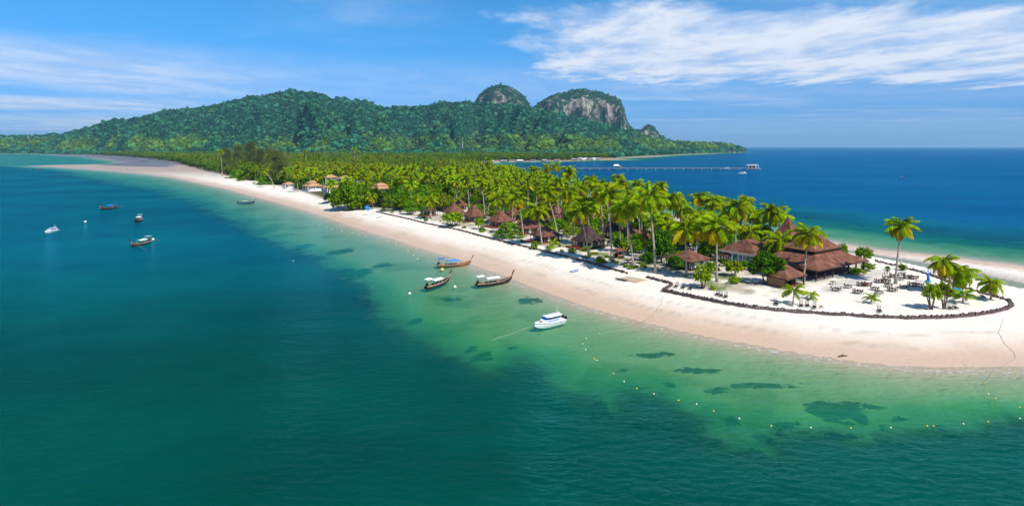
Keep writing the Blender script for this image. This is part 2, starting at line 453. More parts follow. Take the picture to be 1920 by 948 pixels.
# water: see-through in the shallows, dark blue-green where it is deep
t = new_mat('water')
at_d = t.n('ShaderNodeAttribute', attribute_name='depth')
geo = t.n('ShaderNodeNewGeometry')
pos = geo.outputs['Position']
mp1 = t.n('ShaderNodeMapping', {0: pos, 2: (0, 0, 0.25), 3: (0.55, 1.0, 1)}).outputs[0]
mp2 = t.n('ShaderNodeMapping', {0: pos, 2: (0, 0, -0.35), 3: (0.6, 1.1, 1)}).outputs[0]
w1 = t.noise(mp1, 0.95, 5, 0.62, 0.4)
w2 = t.noise(mp2, 0.16, 3, 0.5, 0.3)
hgt = t.math('ADD', w1, t.math('MULTIPLY', w2, 1.7))
mott = t.math('SUBTRACT', t.noise(pos, 0.10, 8, 0.68, 0.8), 0.5)
dep = t.math('ADD', at_d.outputs[2], t.math('MULTIPLY', t.math('MULTIPLY', mott, 6.5), t.math('MULTIPLY', t.ramp(at_d.outputs[2], 1.2, 3.0), t.ramp(at_d.outputs[2], 5.0, 9.0, 1.0, 0.25))))
dep = t.math('MAXIMUM', dep, 0.0)
calm = t.noise(pos, 0.006, 3, 0.5)
bn = t.n('ShaderNodeBump', {'Strength': t.ramp(calm, 0.3, 0.7, 0.55, 1.0), 'Distance': 0.78, 'Height': hgt})
alpha = t.math('SUBTRACT', 1.0, t.math('POWER', 2.718, t.math('MULTIPLY', dep, t.math('ADD', -0.30, t.math('MULTIPLY', dep, -0.035)))))
blot = t.noise(t.n('ShaderNodeMapping', {0: pos, 3: (0.7, 1.0, 1)}).outputs[0], 0.016, 5, 0.6)
deepc = t.mix(t.ramp(blot, 0.35, 0.72), (0.0000, 0.040, 0.025), (0.000, 0.078, 0.050))
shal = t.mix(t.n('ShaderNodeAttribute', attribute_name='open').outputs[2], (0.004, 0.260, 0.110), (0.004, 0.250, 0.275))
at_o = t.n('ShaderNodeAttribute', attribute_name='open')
deepc = t.mix(at_o.outputs[2], deepc, t.mix(t.ramp(at_o.outputs[2], 0.78, 1.0), t.mix(t.ramp(blot, 0.35, 0.72), (0.0, 0.076, 0.132), (0.0, 0.122, 0.172)), t.mix(t.ramp(blot, 0.35, 0.72), (0.0, 0.056, 0.155), (0.0, 0.082, 0.185))))  # blue body: open sea's own colour, and sky reflection painted in on the left
body = t.mix(t.ramp(dep, 0.5, 3.4, 0, 1, False), shal, deepc)
tr = t.n('ShaderNodeBsdfTransparent', {0: t.mix(t.ramp(dep, 0.0, 1.3, 0, 1, False), (0.97, 0.98, 0.95), t.mix(t.n('ShaderNodeAttribute', attribute_name='open').outputs[2], (0.45, 0.92, 0.50), (0.50, 0.92, 0.82)))})
df = t.n('ShaderNodeBsdfDiffuse', {0: body})
under = t.n('ShaderNodeMixShader', {0: alpha, 1: tr.outputs[0], 2: df.outputs[0]})
fo_n = t.noise(t.n('ShaderNodeMapping', {0: pos, 3: (1, 1, 1)}).outputs[0], 0.9, 5, 0.7)
foam = t.math('MULTIPLY', t.math('MULTIPLY', t.ramp(dep, 0.0, 0.02), t.ramp(dep, 0.05, 0.17, 1.0, 0.0)), t.ramp(fo_n, 0.50, 0.66, 0.0, 0.55))
fd = t.n('ShaderNodeBsdfDiffuse', {0: (0.82, 0.83, 0.82)})
under = t.n('ShaderNodeMixShader', {0: foam, 1: under.outputs[0], 2: fd.outputs[0]})
gl = t.n('ShaderNodeBsdfGlossy', {0: (0.16, 0.70, 0.96), 'Roughness': 0.07, 'Normal': bn.outputs[0]})
fr = t.n('ShaderNodeFresnel', {0: 1.33, 1: bn.outputs[0]})
frc = t.math('MULTIPLY', fr.outputs[0], 0.46)
mx = t.n('ShaderNodeMixShader', {0: frc, 1: under.outputs[0], 2: gl.outputs[0]})
t.n('ShaderNodeOutputMaterial', {0: mx.outputs[0]})

# hills: undergrowth on slopes, limestone on cliffs
t = new_mat('hill')
geo = t.n('ShaderNodeNewGeometry')
at_r = t.n('ShaderNodeAttribute', attribute_name='rock')
pos = geo.outputs['Position']
nz = t.noise(pos, 0.02, 5)
veg = t.mix(t.ramp(nz, 0.3, 0.7), (0.006, 0.040, 0.028), (0.020, 0.075, 0.036))
st = t.noise(t.n('ShaderNodeMapping', {0: pos, 3: (1, 1, 0.25)}).outputs[0], 0.05, 7, 0.7, 0.6)
rockc = t.mix(t.ramp(st, 0.38, 0.62), (0.10, 0.10, 0.10), (0.46, 0.39, 0.31))
rockc = t.mix(t.ramp(t.math('SUBTRACT', t.noise(t.n('ShaderNodeMapping', {0: pos, 3: (1, 1, 0.6)}).outputs[0], 0.020, 8, 0.75, 0.8), t.math('MULTIPLY', t.math('SUBTRACT', at_r.outputs[2], 0.75), 0.16)), 0.41, 0.50), rockc, (0.014, 0.050, 0.032))
c = t.mix(t.ramp(at_r.outputs[2], 0.15, 0.4), veg, rockc)
bn = t.n('ShaderNodeBump', {'Strength': 1.0, 'Distance': 8.0, 'Height': st})
b = t.n('ShaderNodeBsdfDiffuse', {0: c, 'Normal': bn.outputs[0]})
t.n('ShaderNodeOutputMaterial', {0: b.outputs[0]})


# ------------------------------------------------------------------ mesh helpers
class MB:
    def __init__(self):
        self.v = []
        self.f = []

    def quad(self, a, b, c, d):
        n = len(self.v)
        self.v += [a, b, c, d]
        self.f.append((n, n + 1, n + 2, n + 3))

    def box(self, x0, x1, y0, y1, z0, z1):
        n = len(self.v)
        self.v += [(x0, y0, z0), (x1, y0, z0), (x1, y1, z0), (x0, y1, z0), (x0, y0, z1), (x1, y0, z1), (x1, y1, z1), (x0, y1, z1)]
        self.f += [tuple(n + i for i in q) for q in ((0, 3, 2, 1), (4, 5, 6, 7), (0, 1, 5, 4), (1, 2, 6, 5), (2, 3, 7, 6), (3, 0, 4, 7))]
        return self

    def obox(self, c, sx, sy, sz, rz=0.0, rx=0.0, ry=0.0):
        """box centred on c, turned"""
        m = Matrix.Rotation(rz, 3, 'Z') @ Matrix.Rotation(ry, 3, 'Y') @ Matrix.Rotation(rx, 3, 'X')
        n = len(self.v)
        for k in ((-1, -1, -1), (1, -1, -1), (1, 1, -1), (-1, 1, -1), (-1, -1, 1), (1, -1, 1), (1, 1, 1), (-1, 1, 1)):
            p = m @ Vector((k[0] * sx / 2, k[1] * sy / 2, k[2] * sz / 2)) + Vector(c)
            self.v.append(tuple(p))
        self.f += [tuple(n + i for i in q) for q in ((0, 3, 2, 1), (4, 5, 6, 7), (0, 1, 5, 4), (1, 2, 6, 5), (2, 3, 7, 6), (3, 0, 4, 7))]
        return self

    def tube(self, pts, rad, sides=6, cap=True):
        pts = [Vector(p) for p in pts]
        if not isinstance(rad, (list, tuple)):
            rad = [rad] * len(pts)
        n0 = len(self.v)
        for i, p in enumerate(pts):
            d = (pts[min(i + 1, len(pts) - 1)] - pts[max(i - 1, 0)])
            if d.length < 1e-9:
                d = Vector((0, 0, 1))
            d.normalize()
            a = d.cross(Vector((0, 0, 1)) if abs(d.z) < 0.9 else Vector((1, 0, 0))).normalized()
            bb = d.cross(a)
            for k in range(sides):
                t_ = 2 * math.pi * k / sides
                self.v.append(tuple(p + (a * math.cos(t_) + bb * math.sin(t_)) * rad[i]))
        for i in range(len(pts) - 1):
            for k in range(sides):
                a0 = n0 + i * sides + k; a1 = n0 + i * sides + (k + 1) % sides
                self.f.append((a0, a1, a1 + sides, a0 + sides))
        if cap:
            self.f.append(tuple(n0 + k for k in range(sides))[::-1])
            m0 = n0 + (len(pts) - 1) * sides
            self.f.append(tuple(m0 + k for k in range(sides)))
        return self

    def lathe(self, prof, sides=10, c=(0, 0, 0)):
        n0 = len(self.v)
        for r_, z_ in prof:
            for k in range(sides):
                t_ = 2 * math.pi * k / sides
                self.v.append((c[0] + r_ * math.cos(t_), c[1] + r_ * math.sin(t_), c[2] + z_))
        for i in range(len(prof) - 1):
            for k in range(sides):
                a0 = n0 + i * sides + k; a1 = n0 + i * sides + (k + 1) % sides
                self.f.append((a0, a1, a1 + sides, a0 + sides))
        self.f.append(tuple(n0 + k for k in range(sides))[::-1])
        m0 = n0 + (len(prof) - 1) * sides
        self.f.append(tuple(m0 + k for k in range(sides)))
        return self

    def loft(self, rings, closed=True, caps=True):
        n0 = len(self.v); k = len(rings[0])
        for r_ in rings:
            self.v += [tuple(p) for p in r_]
        for i in range(len(rings) - 1):
            for j in range(k if closed else k - 1):
                a0 = n0 + i * k + j; a1 = n0 + i * k + (j + 1) % k
                self.f.append((a0, a1, a1 + k, a0 + k))
        if caps:
            self.f.append(tuple(n0 + j for j in range(k))[::-1])
            m0 = n0 + (len(rings) - 1) * k
            self.f.append(tuple(m0 + j for j in range(k)))
        return self

    def mesh(self, name, mat, smooth=False):
        me = bpy.data.meshes.new(name)
        me.from_pydata(self.v, [], self.f)
        me.materials.append(M[mat])
        if smooth:
            me.polygons.foreach_set('use_smooth', [True] * len(me.polygons))
        me.update()
        return me

    def build(self, name, mat, parent=None, smooth=False):
        return link(name, self.mesh(name, mat, smooth), parent)


def link(name, data, parent=None):
    o = bpy.data.objects.new(name, data)
    COL.objects.link(o)
    if parent is not None:
        o.parent = parent
    return o


def tag(o, label=None, cat=None, group=None, kind=None):
    if label: o['label'] = label
    if cat: o['category'] = cat
    if group: o['group'] = group
    if kind: o['kind'] = kind
    return o


def thing(name, label, cat, loc=(0, 0, 0), rz=0.0, group=None):
    o = link(name, None)
    o.empty_display_size = 0.5
    o.location = loc
    o.rotation_euler = (0, 0, rz)
    return tag(o, label, cat, group)


def copy_tree(o, parent=None):
    c = o.copy()
    COL.objects.link(c)
    c.parent = parent
    for ch in list(o.children):
        copy_tree(ch, c)
    return c


def grid_mesh(name, X, Y, Z, mat, attrs=None, smooth=True):
    nr, nc = X.shape
    co = np.stack([X, Y, Z], -1).reshape(-1, 3).astype(np.float32)
    i = np.arange(nr * nc).reshape(nr, nc)
    q = np.stack([i[:-1, :-1], i[:-1, 1:], i[1:, 1:], i[1:, :-1]], -1).reshape(-1, 4).astype(np.int32)
    me = bpy.data.meshes.new(name)
    me.vertices.add(len(co)); me.vertices.foreach_set('co', co.ravel())
    me.loops.add(q.size); me.loops.foreach_set('vertex_index', q.ravel())
    me.polygons.add(len(q)); me.polygons.foreach_set('loop_start', np.arange(0, q.size, 4, dtype=np.int32))
    me.polygons.foreach_set('use_smooth', np.full(len(q), smooth))
    me.update(calc_edges=True)
    for k, v in (attrs or {}).items():
        if v.ndim == 3:
            a = me.attributes.new(k, 'FLOAT_COLOR', 'POINT')
            a.data.foreach_set('color', np.concatenate([v.reshape(-1, 3), np.ones((len(co), 1))], 1).astype(np.float32).ravel())
        else:
            a = me.attributes.new(k, 'FLOAT', 'POINT')
            a.data.foreach_set('value', v.astype(np.float32).ravel())
    me.materials.append(M[mat])
    return link(name, me)


# ------------------------------------------------------------------ ground sheet and sea
def fan(rows, cols, y0, y1, back=45.0):
    """grid that widens with distance, finer close to the shore"""
    u = np.linspace(-1.25, 1.25, cols)
    yy = np.exp(np.linspace(math.log(y0 + back), math.log(y1 + back), rows))
    U, YY = np.meshgrid(u, yy)
    return U * YY, YY - back


def lerp3(a, b, f):
    return a + (np.asarray(b, float) - a) * f[..., None]


X, Y = fan(620, 560, 35, 40000)
Z, d, r, m, wb, dp, g = ground_fields(X, Y)
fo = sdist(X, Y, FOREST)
col = np.zeros(X.shape + (3,)) + np.array((0.76, 0.70, 0.595))
wetn = (fbm(X / 6, Y / 14, 55) - 0.5) * 5
wet = 1 - sstep(d + wetn, 3, 19)
wet = np.where(r > 0, 0, wet)
col = lerp3(col, (0.60, 0.415, 0.28), wet * 0.95)
tide = np.exp(-((d + wetn * 0.6 - 9.0) / 0.7) ** 2) * sstep(fbm(X / 8, Y / 8, 63), 0.45, 0.6) + 0.8 * np.exp(-((d + wetn * 0.45 - 15.5) / 0.6) ** 2) * sstep(fbm(X / 10, Y / 10, 64), 0.42, 0.58)
col = lerp3(col, (0.30, 0.22, 0.15), np.where(r > 0, 0, np.clip(tide, 0, 1)) * 0.42)
lit = sstep(fbm(X / 6, Y / 6, 71, 4), 0.38, 0.58) * sstep(r, 2, 9)
ter = sdist(X, Y, W3 + [pl(1560, 520, 1.3), pl(1440, 555, 1.3), pl(1300, 545, 1.3)])
lit = lit * (1 - sstep(ter, -2, 4)) * np.where(r > 0, 1, 0)
col = lerp3(col, (0.33, 0.26, 0.18), lit * 0.75)
grs = sstep(fbm(X / 4, Y / 4, 91, 4), 0.56, 0.66) * sstep(r, 3, 10) * (1 - sstep(ter, -2, 4))
col = lerp3(col, (0.10, 0.16, 0.02), grs * 0.8)
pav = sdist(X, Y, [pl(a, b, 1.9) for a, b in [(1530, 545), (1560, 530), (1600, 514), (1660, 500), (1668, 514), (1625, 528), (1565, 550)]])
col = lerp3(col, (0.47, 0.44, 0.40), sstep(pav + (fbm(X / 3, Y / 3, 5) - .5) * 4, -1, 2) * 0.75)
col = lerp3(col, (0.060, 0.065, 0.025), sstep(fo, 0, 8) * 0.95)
col = lerp3(col, (0.33, 0.25, 0.18), sstep(Y, 900, 1500) * np.where((X > -200), 1, 0.0))
col = lerp3(col, (0.37, 0.30, 0.25), sstep(Y, 560, 900) * np.where((X < -200), 1, 0.0))
mudc = lerp3(np.zeros(X.shape + (3,)) + np.array((0.20, 0.165, 0.14)), (0.10, 0.09, 0.08), sstep(fbm(X / 60, Y / 30, 5), 0.4, 0.6))
col = col + (mudc - col) * sstep(m, -10, 20)[..., None]
bed = np.zeros(X.shape + (3,)) + np.array((0.50, 0.44, 0.30))
bed = lerp3(bed, (0.16, 0.22, 0.10), 0.6 * sstep(fbm(X / 10, Y / 10, 15, 4), 0.5, 0.65) * sstep(-d, 5, 20))
seab = sstep(-d, 0.0, 5.0)
col = col + (bed - col) * seab[..., None]
col = lerp3(col, (0.45, 0.36, 0.28), sstep(wb, -2, 1) * np.where(r < 0, 1, 0))
wet = np.maximum(np.maximum(wet, sstep(wb, -5, 0) * np.where(r < 0, 1, 0)), sstep(m, -10, 10))
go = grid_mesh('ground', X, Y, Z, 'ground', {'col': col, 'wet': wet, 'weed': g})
tag(go, 'white sand island ground with tan wet edge and sea bed', 'ground', kind='structure')

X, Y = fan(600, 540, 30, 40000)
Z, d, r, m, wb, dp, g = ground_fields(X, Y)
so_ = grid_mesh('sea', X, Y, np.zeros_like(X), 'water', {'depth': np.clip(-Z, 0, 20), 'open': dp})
tag(so_, 'green and blue sea around the sand island', 'sea', kind='structure')
print('ground ok')

# ------------------------------------------------------------------ hills
def tab(px, pts):
    p = np.array(pts, float)
    return np.interp(px, p[:, 0], p[:, 1])


RIDGE = [(-400, 256), (0, 254), (60, 252), (115, 250), (160, 238), (200, 225), (215, 221), (240, 224), (260, 218), (300, 208), (330, 203), (365, 201), (400, 196),
         (430, 189), (450, 185), (465, 183), (490, 181), (510, 174), (540, 170), (580, 173), (600, 177), (625, 187), (650, 190), (690, 198), (715, 201),
         (760, 200), (800, 198), (840, 193), (870, 190), (890, 192), (950, 197), (1000, 202), (1050, 214), (1100, 227), (1150, 240), (1200, 252),
         (1240, 263), (1290, 268), (1340, 269), (1370, 272), (1390, 278), (1402, 285), (1500, 290)]
RDIST = [(-400, 3700), (100, 3600), (200, 3350), (540, 3400), (900, 3300), (1100, 3250), (1240, 3450), (1340, 3800), (1402, 4120), (1500, 4200)]
RFOOT = [(-400, 3300), (60, 3180), (160, 2900), (300, 2350), (700, 2100), (1000, 2050), (1150, 2050), (1240, 2600), (1340, 3400), (1402, 4050), (1500, 4190)]
K1 = [(880, 285), (884, 205), (892, 187), (900, 174), (915, 163), (935, 158), (955, 162), (975, 172), (988, 186), (997, 205), (1002, 285)]
K2 = [(990, 285), (998, 203), (1010, 191), (1030, 180), (1060, 170), (1085, 165), (1110, 167), (1130, 172), (1150, 179), (1163, 187), (1168, 198), (1173, 218),
      (1179, 234), (1190, 244), (1203, 244), (1214, 234), (1225, 238), (1236, 252), (1248, 262), (1265, 285)]
K3 = [(610, 285), (622, 194), (632, 183), (650, 181), (660, 187), (682, 187), (700, 193), (716, 204), (722, 285)]
HP, HY = np.meshgrid(np.arange(-380, 1412, 2.6), np.concatenate([np.arange(1850, 3050, 17.0), np.arange(3050, 3950, 9.0), np.arange(3950, 5000, 40.0)]))
HX = (HP - 960) * HY / FPX


def hill_height(P, X, Y):
    yc = tab(P, RDIST); zc = CAM_H + (HOR - tab(P, RIDGE) - 3.0 * (1 - sstep(P, 300, 620))) * yc / FPX
    ft = tab(P, RFOOT)
    tt = np.clip((Y - ft) / np.maximum(yc - ft, 40), 0, 1)
    spur = fbm(X / 260 + Y / 700, Y / 900, 101, 4) - 0.5
    gul = 1 - 2 * np.abs(fbm(P / 85 + 0.5 * fbm(X / 400, Y / 400, 15, 2), Y / 1500, 171, 4, 0.55) - 0.5) / 0.5
    gul = np.clip(gul, 0, 1) ** 1.5
    spur2 = fbm(X / 90, Y / 160, 121, 4) - 0.5
    zc = zc * (1 + 0.05 * (fbm(P / 22, P * 0, 191, 4) - 0.5) * sstep(zc, 20, 80))
    f = 0.20 * tt + 0.80 * tt ** 2.2
    side = np.sin(np.pi * np.clip(tt, 0, 1))
    z = zc * np.clip(f + side * (0.80 * spur + 0.36 * spur2 + 0.48 * (gul - 0.5)), 0, 1.0)
    z = np.where(Y > yc, zc * np.clip(1 - (Y - yc) / 900.0, 0, 1), z)
    z = z * np.where(zc > 2, 1, 0) - 1.0
    rock = np.zeros_like(z)
    for K, yk, wd, cut in ((K1, 3480, 75, 0.42), (K2, 3560, 90, 0.40), (K3, 3600, 160, 0.9)):
        jag = (vnoise(P / 5.0, P * 0 + 0.5, 7) - 0.5) * 2.2 + (vnoise(P / 2.3, P * 0 + 3.5, 9) - 0.5) * 2.4 + 1.5
        zk = CAM_H + (HOR - tab(P, K) + jag) * yk / FPX
        bul = (fbm(X / 70, P * 0, 77, 3) - 0.5) * 130
        dome = np.sqrt(np.clip((Y - yk + wd + bul) / (wd * 2.2), 0, 1))
        prof = sstep(Y + bul, yk - wd - 14, yk - wd + 22) * (0.70 + 0.30 * dome) * (1 - sstep(Y, yk + 250, yk + 420))
        zz = zk * prof
        face = sstep(Y + bul, yk - wd - 20, yk - wd) * (1 - sstep(Y + bul, yk - wd + 18, yk - wd + 60))
        rock = np.where((zz > z - 4) & (prof > 0.02), np.maximum(rock, (0.5 + 0.5 * face) * (1 if cut < 0.8 else 0.25)), rock)
        z = np.maximum(z, zz)
    z = z + (fbm(X / 30, Y / 30, 151, 3) - 0.5) * 7 * sstep(z, 4, 40)
    return z, rock


HZ, HR = hill_height(HP, HX, HY)
hd = sdist(HX, HY, LAND)
HZ = np.where(hd > 0, np.maximum(HZ, -0.5), -6.0)
ho = grid_mesh('hills', HX, HY, HZ, 'hill', {'rock': HR})
tag(ho, 'forested hills with two limestone peaks behind the plain', 'hills', kind='structure')
print('hills ok')


# ------------------------------------------------------------------ foliage prototypes
def leaf_clump(mb, c, rad, n, size, rnd, flat=1.0, up=0.4):
    for _ in range(n):
        a = rnd.uniform(0, 6.283); zz = rnd.uniform(-1, 1); rr = rnd.random() ** 0.4
        s = math.sqrt(1 - zz * zz)
        dirv = Vector((s * math.cos(a), s * math.sin(a), zz * flat))
        p = Vector(c) + dirv * rad * rr
        nrm = (dirv + Vector((rnd.uniform(-.6, .6), rnd.uniform(-.6, .6), rnd.uniform(-.3, .6) + up))).normalized()
        t1 = nrm.cross(Vector((rnd.uniform(-1, 1), rnd.uniform(-1, 1), rnd.uniform(-1, 1)))).normalized()
        t2 = nrm.cross(t1)
        sz = size * rnd.uniform(0.6, 1.25)
        t1 = t1 * sz; t2 = t2 * sz * 0.62
        mb.quad(tuple(p - t1), tuple(p - t2 * 0.9), tuple(p + t1), tuple(p + t2))


def crown_round(rnd, rad=5.0, h=6.0, clumps=60, per=26, leaf=0.42, hole=0.35):
    mb = MB()
    for i in range(clumps):
        a = rnd.uniform(0, 6.283); zz = rnd.uniform(-0.55, 1.0)
        s = math.sqrt(max(0, 1 - zz * zz)) if zz > 0 else 1 - 0.25 * abs(zz)
        k = rnd.uniform(hole, 1.0) ** 0.6 * rnd.uniform(0.82, 1.12)
        c = (s * math.cos(a) * rad * 0.82 * k, s * math.sin(a) * rad * 0.82 * k, h * 0.42 + zz * h * 0.46 * k)
        leaf_clump(mb, c, rnd.uniform(0.16, 0.30) * rad, per, leaf, rnd, 0.75)
    return mb


def crown_tier(rnd, rad=6.0, h=7.0, tiers=7, leaf=0.5, per=18):
    mb = MB()
    for i in range(tiers):
        f = i / (tiers - 1)
        zt = h * (0.06 + 0.9 * f); rt = rad * (1 - 0.72 * f ** 1.5) * rnd.uniform(0.85, 1.1)
        n = int(7 + 9 * (1 - f))
        for k in range(n):
            a = 6.283 * k / n + rnd.uniform(-.3, .3); q = rt * rnd.uniform(0.45, 1.05)
            leaf_clump(mb, (q * math.cos(a), q * math.sin(a), zt - 0.05 * q + rnd.uniform(-.25, .25)), rad * 0.2, per, leaf, rnd, 0.38, 0.7)
    return mb


def crown_feather(rnd, rad=4.0, h=12.0, n=90):
    mb = MB()
    for i in range(n):
        f = rnd.random() ** 0.8; a = rnd.uniform(0, 6.283)
        rr = rad * (1 - 0.65 * f) * rnd.uniform(0.25, 1.05)
        c = Vector((rr * math.cos(a), rr * math.sin(a), h * (0.04 + 0.9 * f)))
        for j in range(22):
            dv = Vector((rnd.gauss(0, 1), rnd.gauss(0, 1), rnd.gauss(0.5, 0.8))).normalized()
            L = rnd.uniform(0.6, 1.3); sd = dv.cross(Vector((rnd.random(), rnd.random(), rnd.random()))).normalized() * 0.07
            p = c + Vector((rnd.gauss(0, .45), rnd.gauss(0, .45), rnd.gauss(0, .45)))
            mb.quad(tuple(p - sd), tuple(p + sd), tuple(p + sd * .3 + dv * L), tuple(p - sd * .3 + dv * L))
    return mb


def frond_pts(L, e0, droop, n=7):
    """rachis of a palm frond leaving along +X, elevation e0, bending down"""
    p = Vector((0, 0, 0)); pts = [p.copy()]; e = e0
    for i in range(n):
        e = e0 - droop * ((i + 0.5) / n) ** 1.25
        p = p + Vector((math.cos(e), 0, math.sin(e))) * (L / n)
        pts.append(p.copy())
    return pts


def frond_into(mb, L, e0, droop, rnd, nl=15, az=0.0, base=(0, 0, 0), wid=0.16, hang=0.9):
    pts = frond_pts(L, e0, droop)
    rm = Matrix.Rotation(az, 3, 'Z'); bs = Vector(base)
    T = lambda q: tuple(rm @ Vector(q) + bs)
    for i in range(len(pts) - 1):
        a, b_ = pts[i], pts[i + 1]; w0 = 0.07 * (1 - i / 8); w1 = 0.07 * (1 - (i + 1) / 8)
        mb.quad(T((a.x, -w0, a.z)), T((b_.x, -w1, b_.z)), T((b_.x, w1, b_.z)), T((a.x, w0, a.z)))
    for k in range(nl):
        f = 0.12 + 0.88 * (k + 0.5) / nl
        q = f * (len(pts) - 1); i = min(int(q), len(pts) - 2); tt = q - i
        p = pts[i].lerp(pts[i + 1], tt); dv = (pts[i + 1] - pts[i]).normalized(); up = Vector((-dv.z, 0, dv.x))
        ll = L * 0.25 * math.sin(math.pi * (0.16 + 0.80 * f)) ** 0.8 * rnd.uniform(0.85, 1.15)
        for s in (-1, 1):
            out = (dv * 0.55 + Vector((0, s, 0)) * (0.75) - up * hang * rnd.uniform(0.35, 0.8)).normalized()
            tip = p + out * ll + Vector((0, 0, -ll * 0.22))
            wd = dv * wid
            mb.quad(T(p - wd), T(p + wd), T(tip + wd * 0.35), T(tip - wd * 0.35))


def palm_crown(rnd, L=5.2, n=24, nl=13, wid=0.25):
    green = MB(); old = MB()
    for k in range(n):
        f = k / (n - 1); az = k * 2.39996 + rnd.uniform(-.25, .25)
        e0 = R(78 - 105 * f + rnd.uniform(-8, 8)); dr = R(rnd.uniform(50, 95)) * (0.55 + 0.5 * (1 - abs(f - 0.5)))
        frond_into(old if f > 0.84 else green, L * rnd.uniform(0.85, 1.1) * (0.8 + 0.2 * math.sin(3.14 * f)), e0, dr, rnd, nl, az, (0, 0, 0), wid)
    return green, old


protos = bpy.data.collections.new('prototypes')     # not linked to the scene: meshes the far woods are made of


def proto(name, me):
    o = bpy.data.objects.new(name, me)
    protos.objects.link(o)
    return o


rd = random.Random(5)
CROWN = {'round': [], 'tier': [], 'feather': [], 'dark': [], 'lime': []}
for k in range(4):
    CROWN['round'].append(crown_round(rd).mesh('crown', 'leaf'))
for k in range(3):
    CROWN['dark'].append(crown_round(rd, clumps=70).mesh('crown', 'leaf_dark'))
for k in range(3):
    CROWN['tier'].append(crown_tier(rd).mesh('crown', 'leaf'))
for k in range(2):
    CROWN['feather'].append(crown_feather(rd).mesh('crown', 'leaf_grey'))
for k in range(3):
    CROWN.setdefault('dense', []).append(crown_round(rd, clumps=120, per=26, leaf=0.36, hole=0.55).mesh('crown', 'leaf_bright'))
    CROWN['lime'].append(crown_round(rd, clumps=46, per=22, leaf=0.5, hole=0.2).mesh('crown', 'leaf_lime'))
PALM_CROWNS = []
for k in range(6):
    gmb, omb = palm_crown(rd)
    n0 = len(gmb.f); off = len(gmb.v)
    gmb.v += omb.v; gmb.f += [tuple(i + off for i in q) for q in omb.f]
    me = gmb.mesh('crown', 'frond'); me.materials.append(M['frond_old'])
    mi = np.zeros(len(me.polygons), np.int32); mi[n0:] = 1
    me.polygons.foreach_set('material_index', mi)
    PALM_CROWNS.append(me)
FRONDS = {}
for nm, mt, hang in (('frond', 'frond', 0.9), ('old', 'frond_old', 1.1), ('dead', 'frond_dead', 1.3)):
    FRONDS[nm] = []
    for dr in (50, 75, 100, 122):
        mb = MB(); frond_into(mb, 5.4, 0.0, R(dr), rd, 23, wid=0.145, hang=hang)
        FRONDS[nm].append(mb.mesh('frond', mt))


def lump(rnd, seg=2, amp=0.28):
    import bmesh
    bm = bmesh.new()
    bmesh.ops.create_icosphere(bm, subdivisions=seg, radius=1.0)
    ph = [rnd.uniform(0, 6) for _ in range(6)]
    for v in bm.verts:
        p = v.co
        k = 1 + amp * (math.sin(3.1 * p.x + ph[0]) * math.sin(3.7 * p.y + ph[1]) + 0.6 * math.sin(6.3 * p.z + ph[2]) * math.sin(5.9 * p.x + ph[3])) + rnd.uniform(-.16, .16)
        v.co = Vector((p.x * k, p.y * k, max(p.z * k, -0.5) * 0.85))
    me = bpy.data.meshes.new('hill_crown')
    bm.to_mesh(me); bm.free()
    me.materials.append(M['leaf_hill'])
    return me


def ragged(rnd):
    mb = crown_round(rnd, rad=1.0, h=1.5, clumps=15, per=9, leaf=0.26, hole=0.5)
    mb.v = [(x, y, z - 0.5) for x, y, z in mb.v]
    return mb.mesh('hill_crown', 'leaf_hill')


# ------------------------------------------------------------------ far woods (uncountable masses)
def scatter(name, pts, idx, scl, rot, tint, objs, label, cat):
    me = bpy.data.meshes.new(name)
    n = len(pts)
    me.vertices.add(n)
    me.vertices.foreach_set('co', np.asarray(pts, np.float32).ravel())
    for k, v, ty in (('idx', idx, 'INT'), ('rotz', rot, 'FLOAT'), ('tint', tint, 'FLOAT')):
        a = me.attributes.new(k, ty, 'POINT')
        a.data.foreach_set('value', np.asarray(v, np.int32 if ty == 'INT' else np.float32))
    a = me.attributes.new('scl', 'FLOAT_VECTOR', 'POINT')
    a.data.foreach_set('vector', np.asarray(scl, np.float32).ravel())
    o = link(name, me)
    cl_ = bpy.data.collections.new(name + '_kinds')
    for i, m_ in enumerate(objs):
        q = bpy.data.objects.new('k%02d' % i, m_)
        cl_.objects.link(q)
    ng = bpy.data.node_groups.new(name, 'GeometryNodeTree')
    ng.interface.new_socket('Geometry', in_out='INPUT', socket_type='NodeSocketGeometry')
    ng.interface.new_socket('Geometry', in_out='OUTPUT', socket_type='NodeSocketGeometry')
    N = ng.nodes
    gi = N.new('NodeGroupInput'); go_ = N.new('NodeGroupOutput')
    ci = N.new('GeometryNodeCollectionInfo'); ci.inputs[0].default_value = cl_
    ci.inputs['Separate Children'].default_value = True; ci.inputs['Reset Children'].default_value = True
    ip = N.new('GeometryNodeInstanceOnPoints'); ip.inputs['Pick Instance'].default_value = True

    def na(nm, ty):
        q = N.new('GeometryNodeInputNamedAttribute'); q.data_type = ty; q.inputs[0].default_value = nm
        return q.outputs[0]
    cx_ = N.new('ShaderNodeCombineXYZ')
    L = ng.links.new
    L(na('rotz', 'FLOAT'), cx_.inputs[2])
    L(gi.outputs[0], ip.inputs['Points']); L(ci.outputs[0], ip.inputs['Instance'])
    L(na('idx', 'INT'), ip.inputs['Instance Index'])
    try:
        L(cx_.outputs[0], ip.inputs['Rotation'])
    except Exception:
        pass
    L(na('scl', 'FLOAT_VECTOR'), ip.inputs['Scale'])
    L(ip.outputs[0], go_.inputs[0])
    md = o.modifiers.new('spread', 'NODES'); md.node_group = ng
    return tag(o, label, cat, kind='stuff')


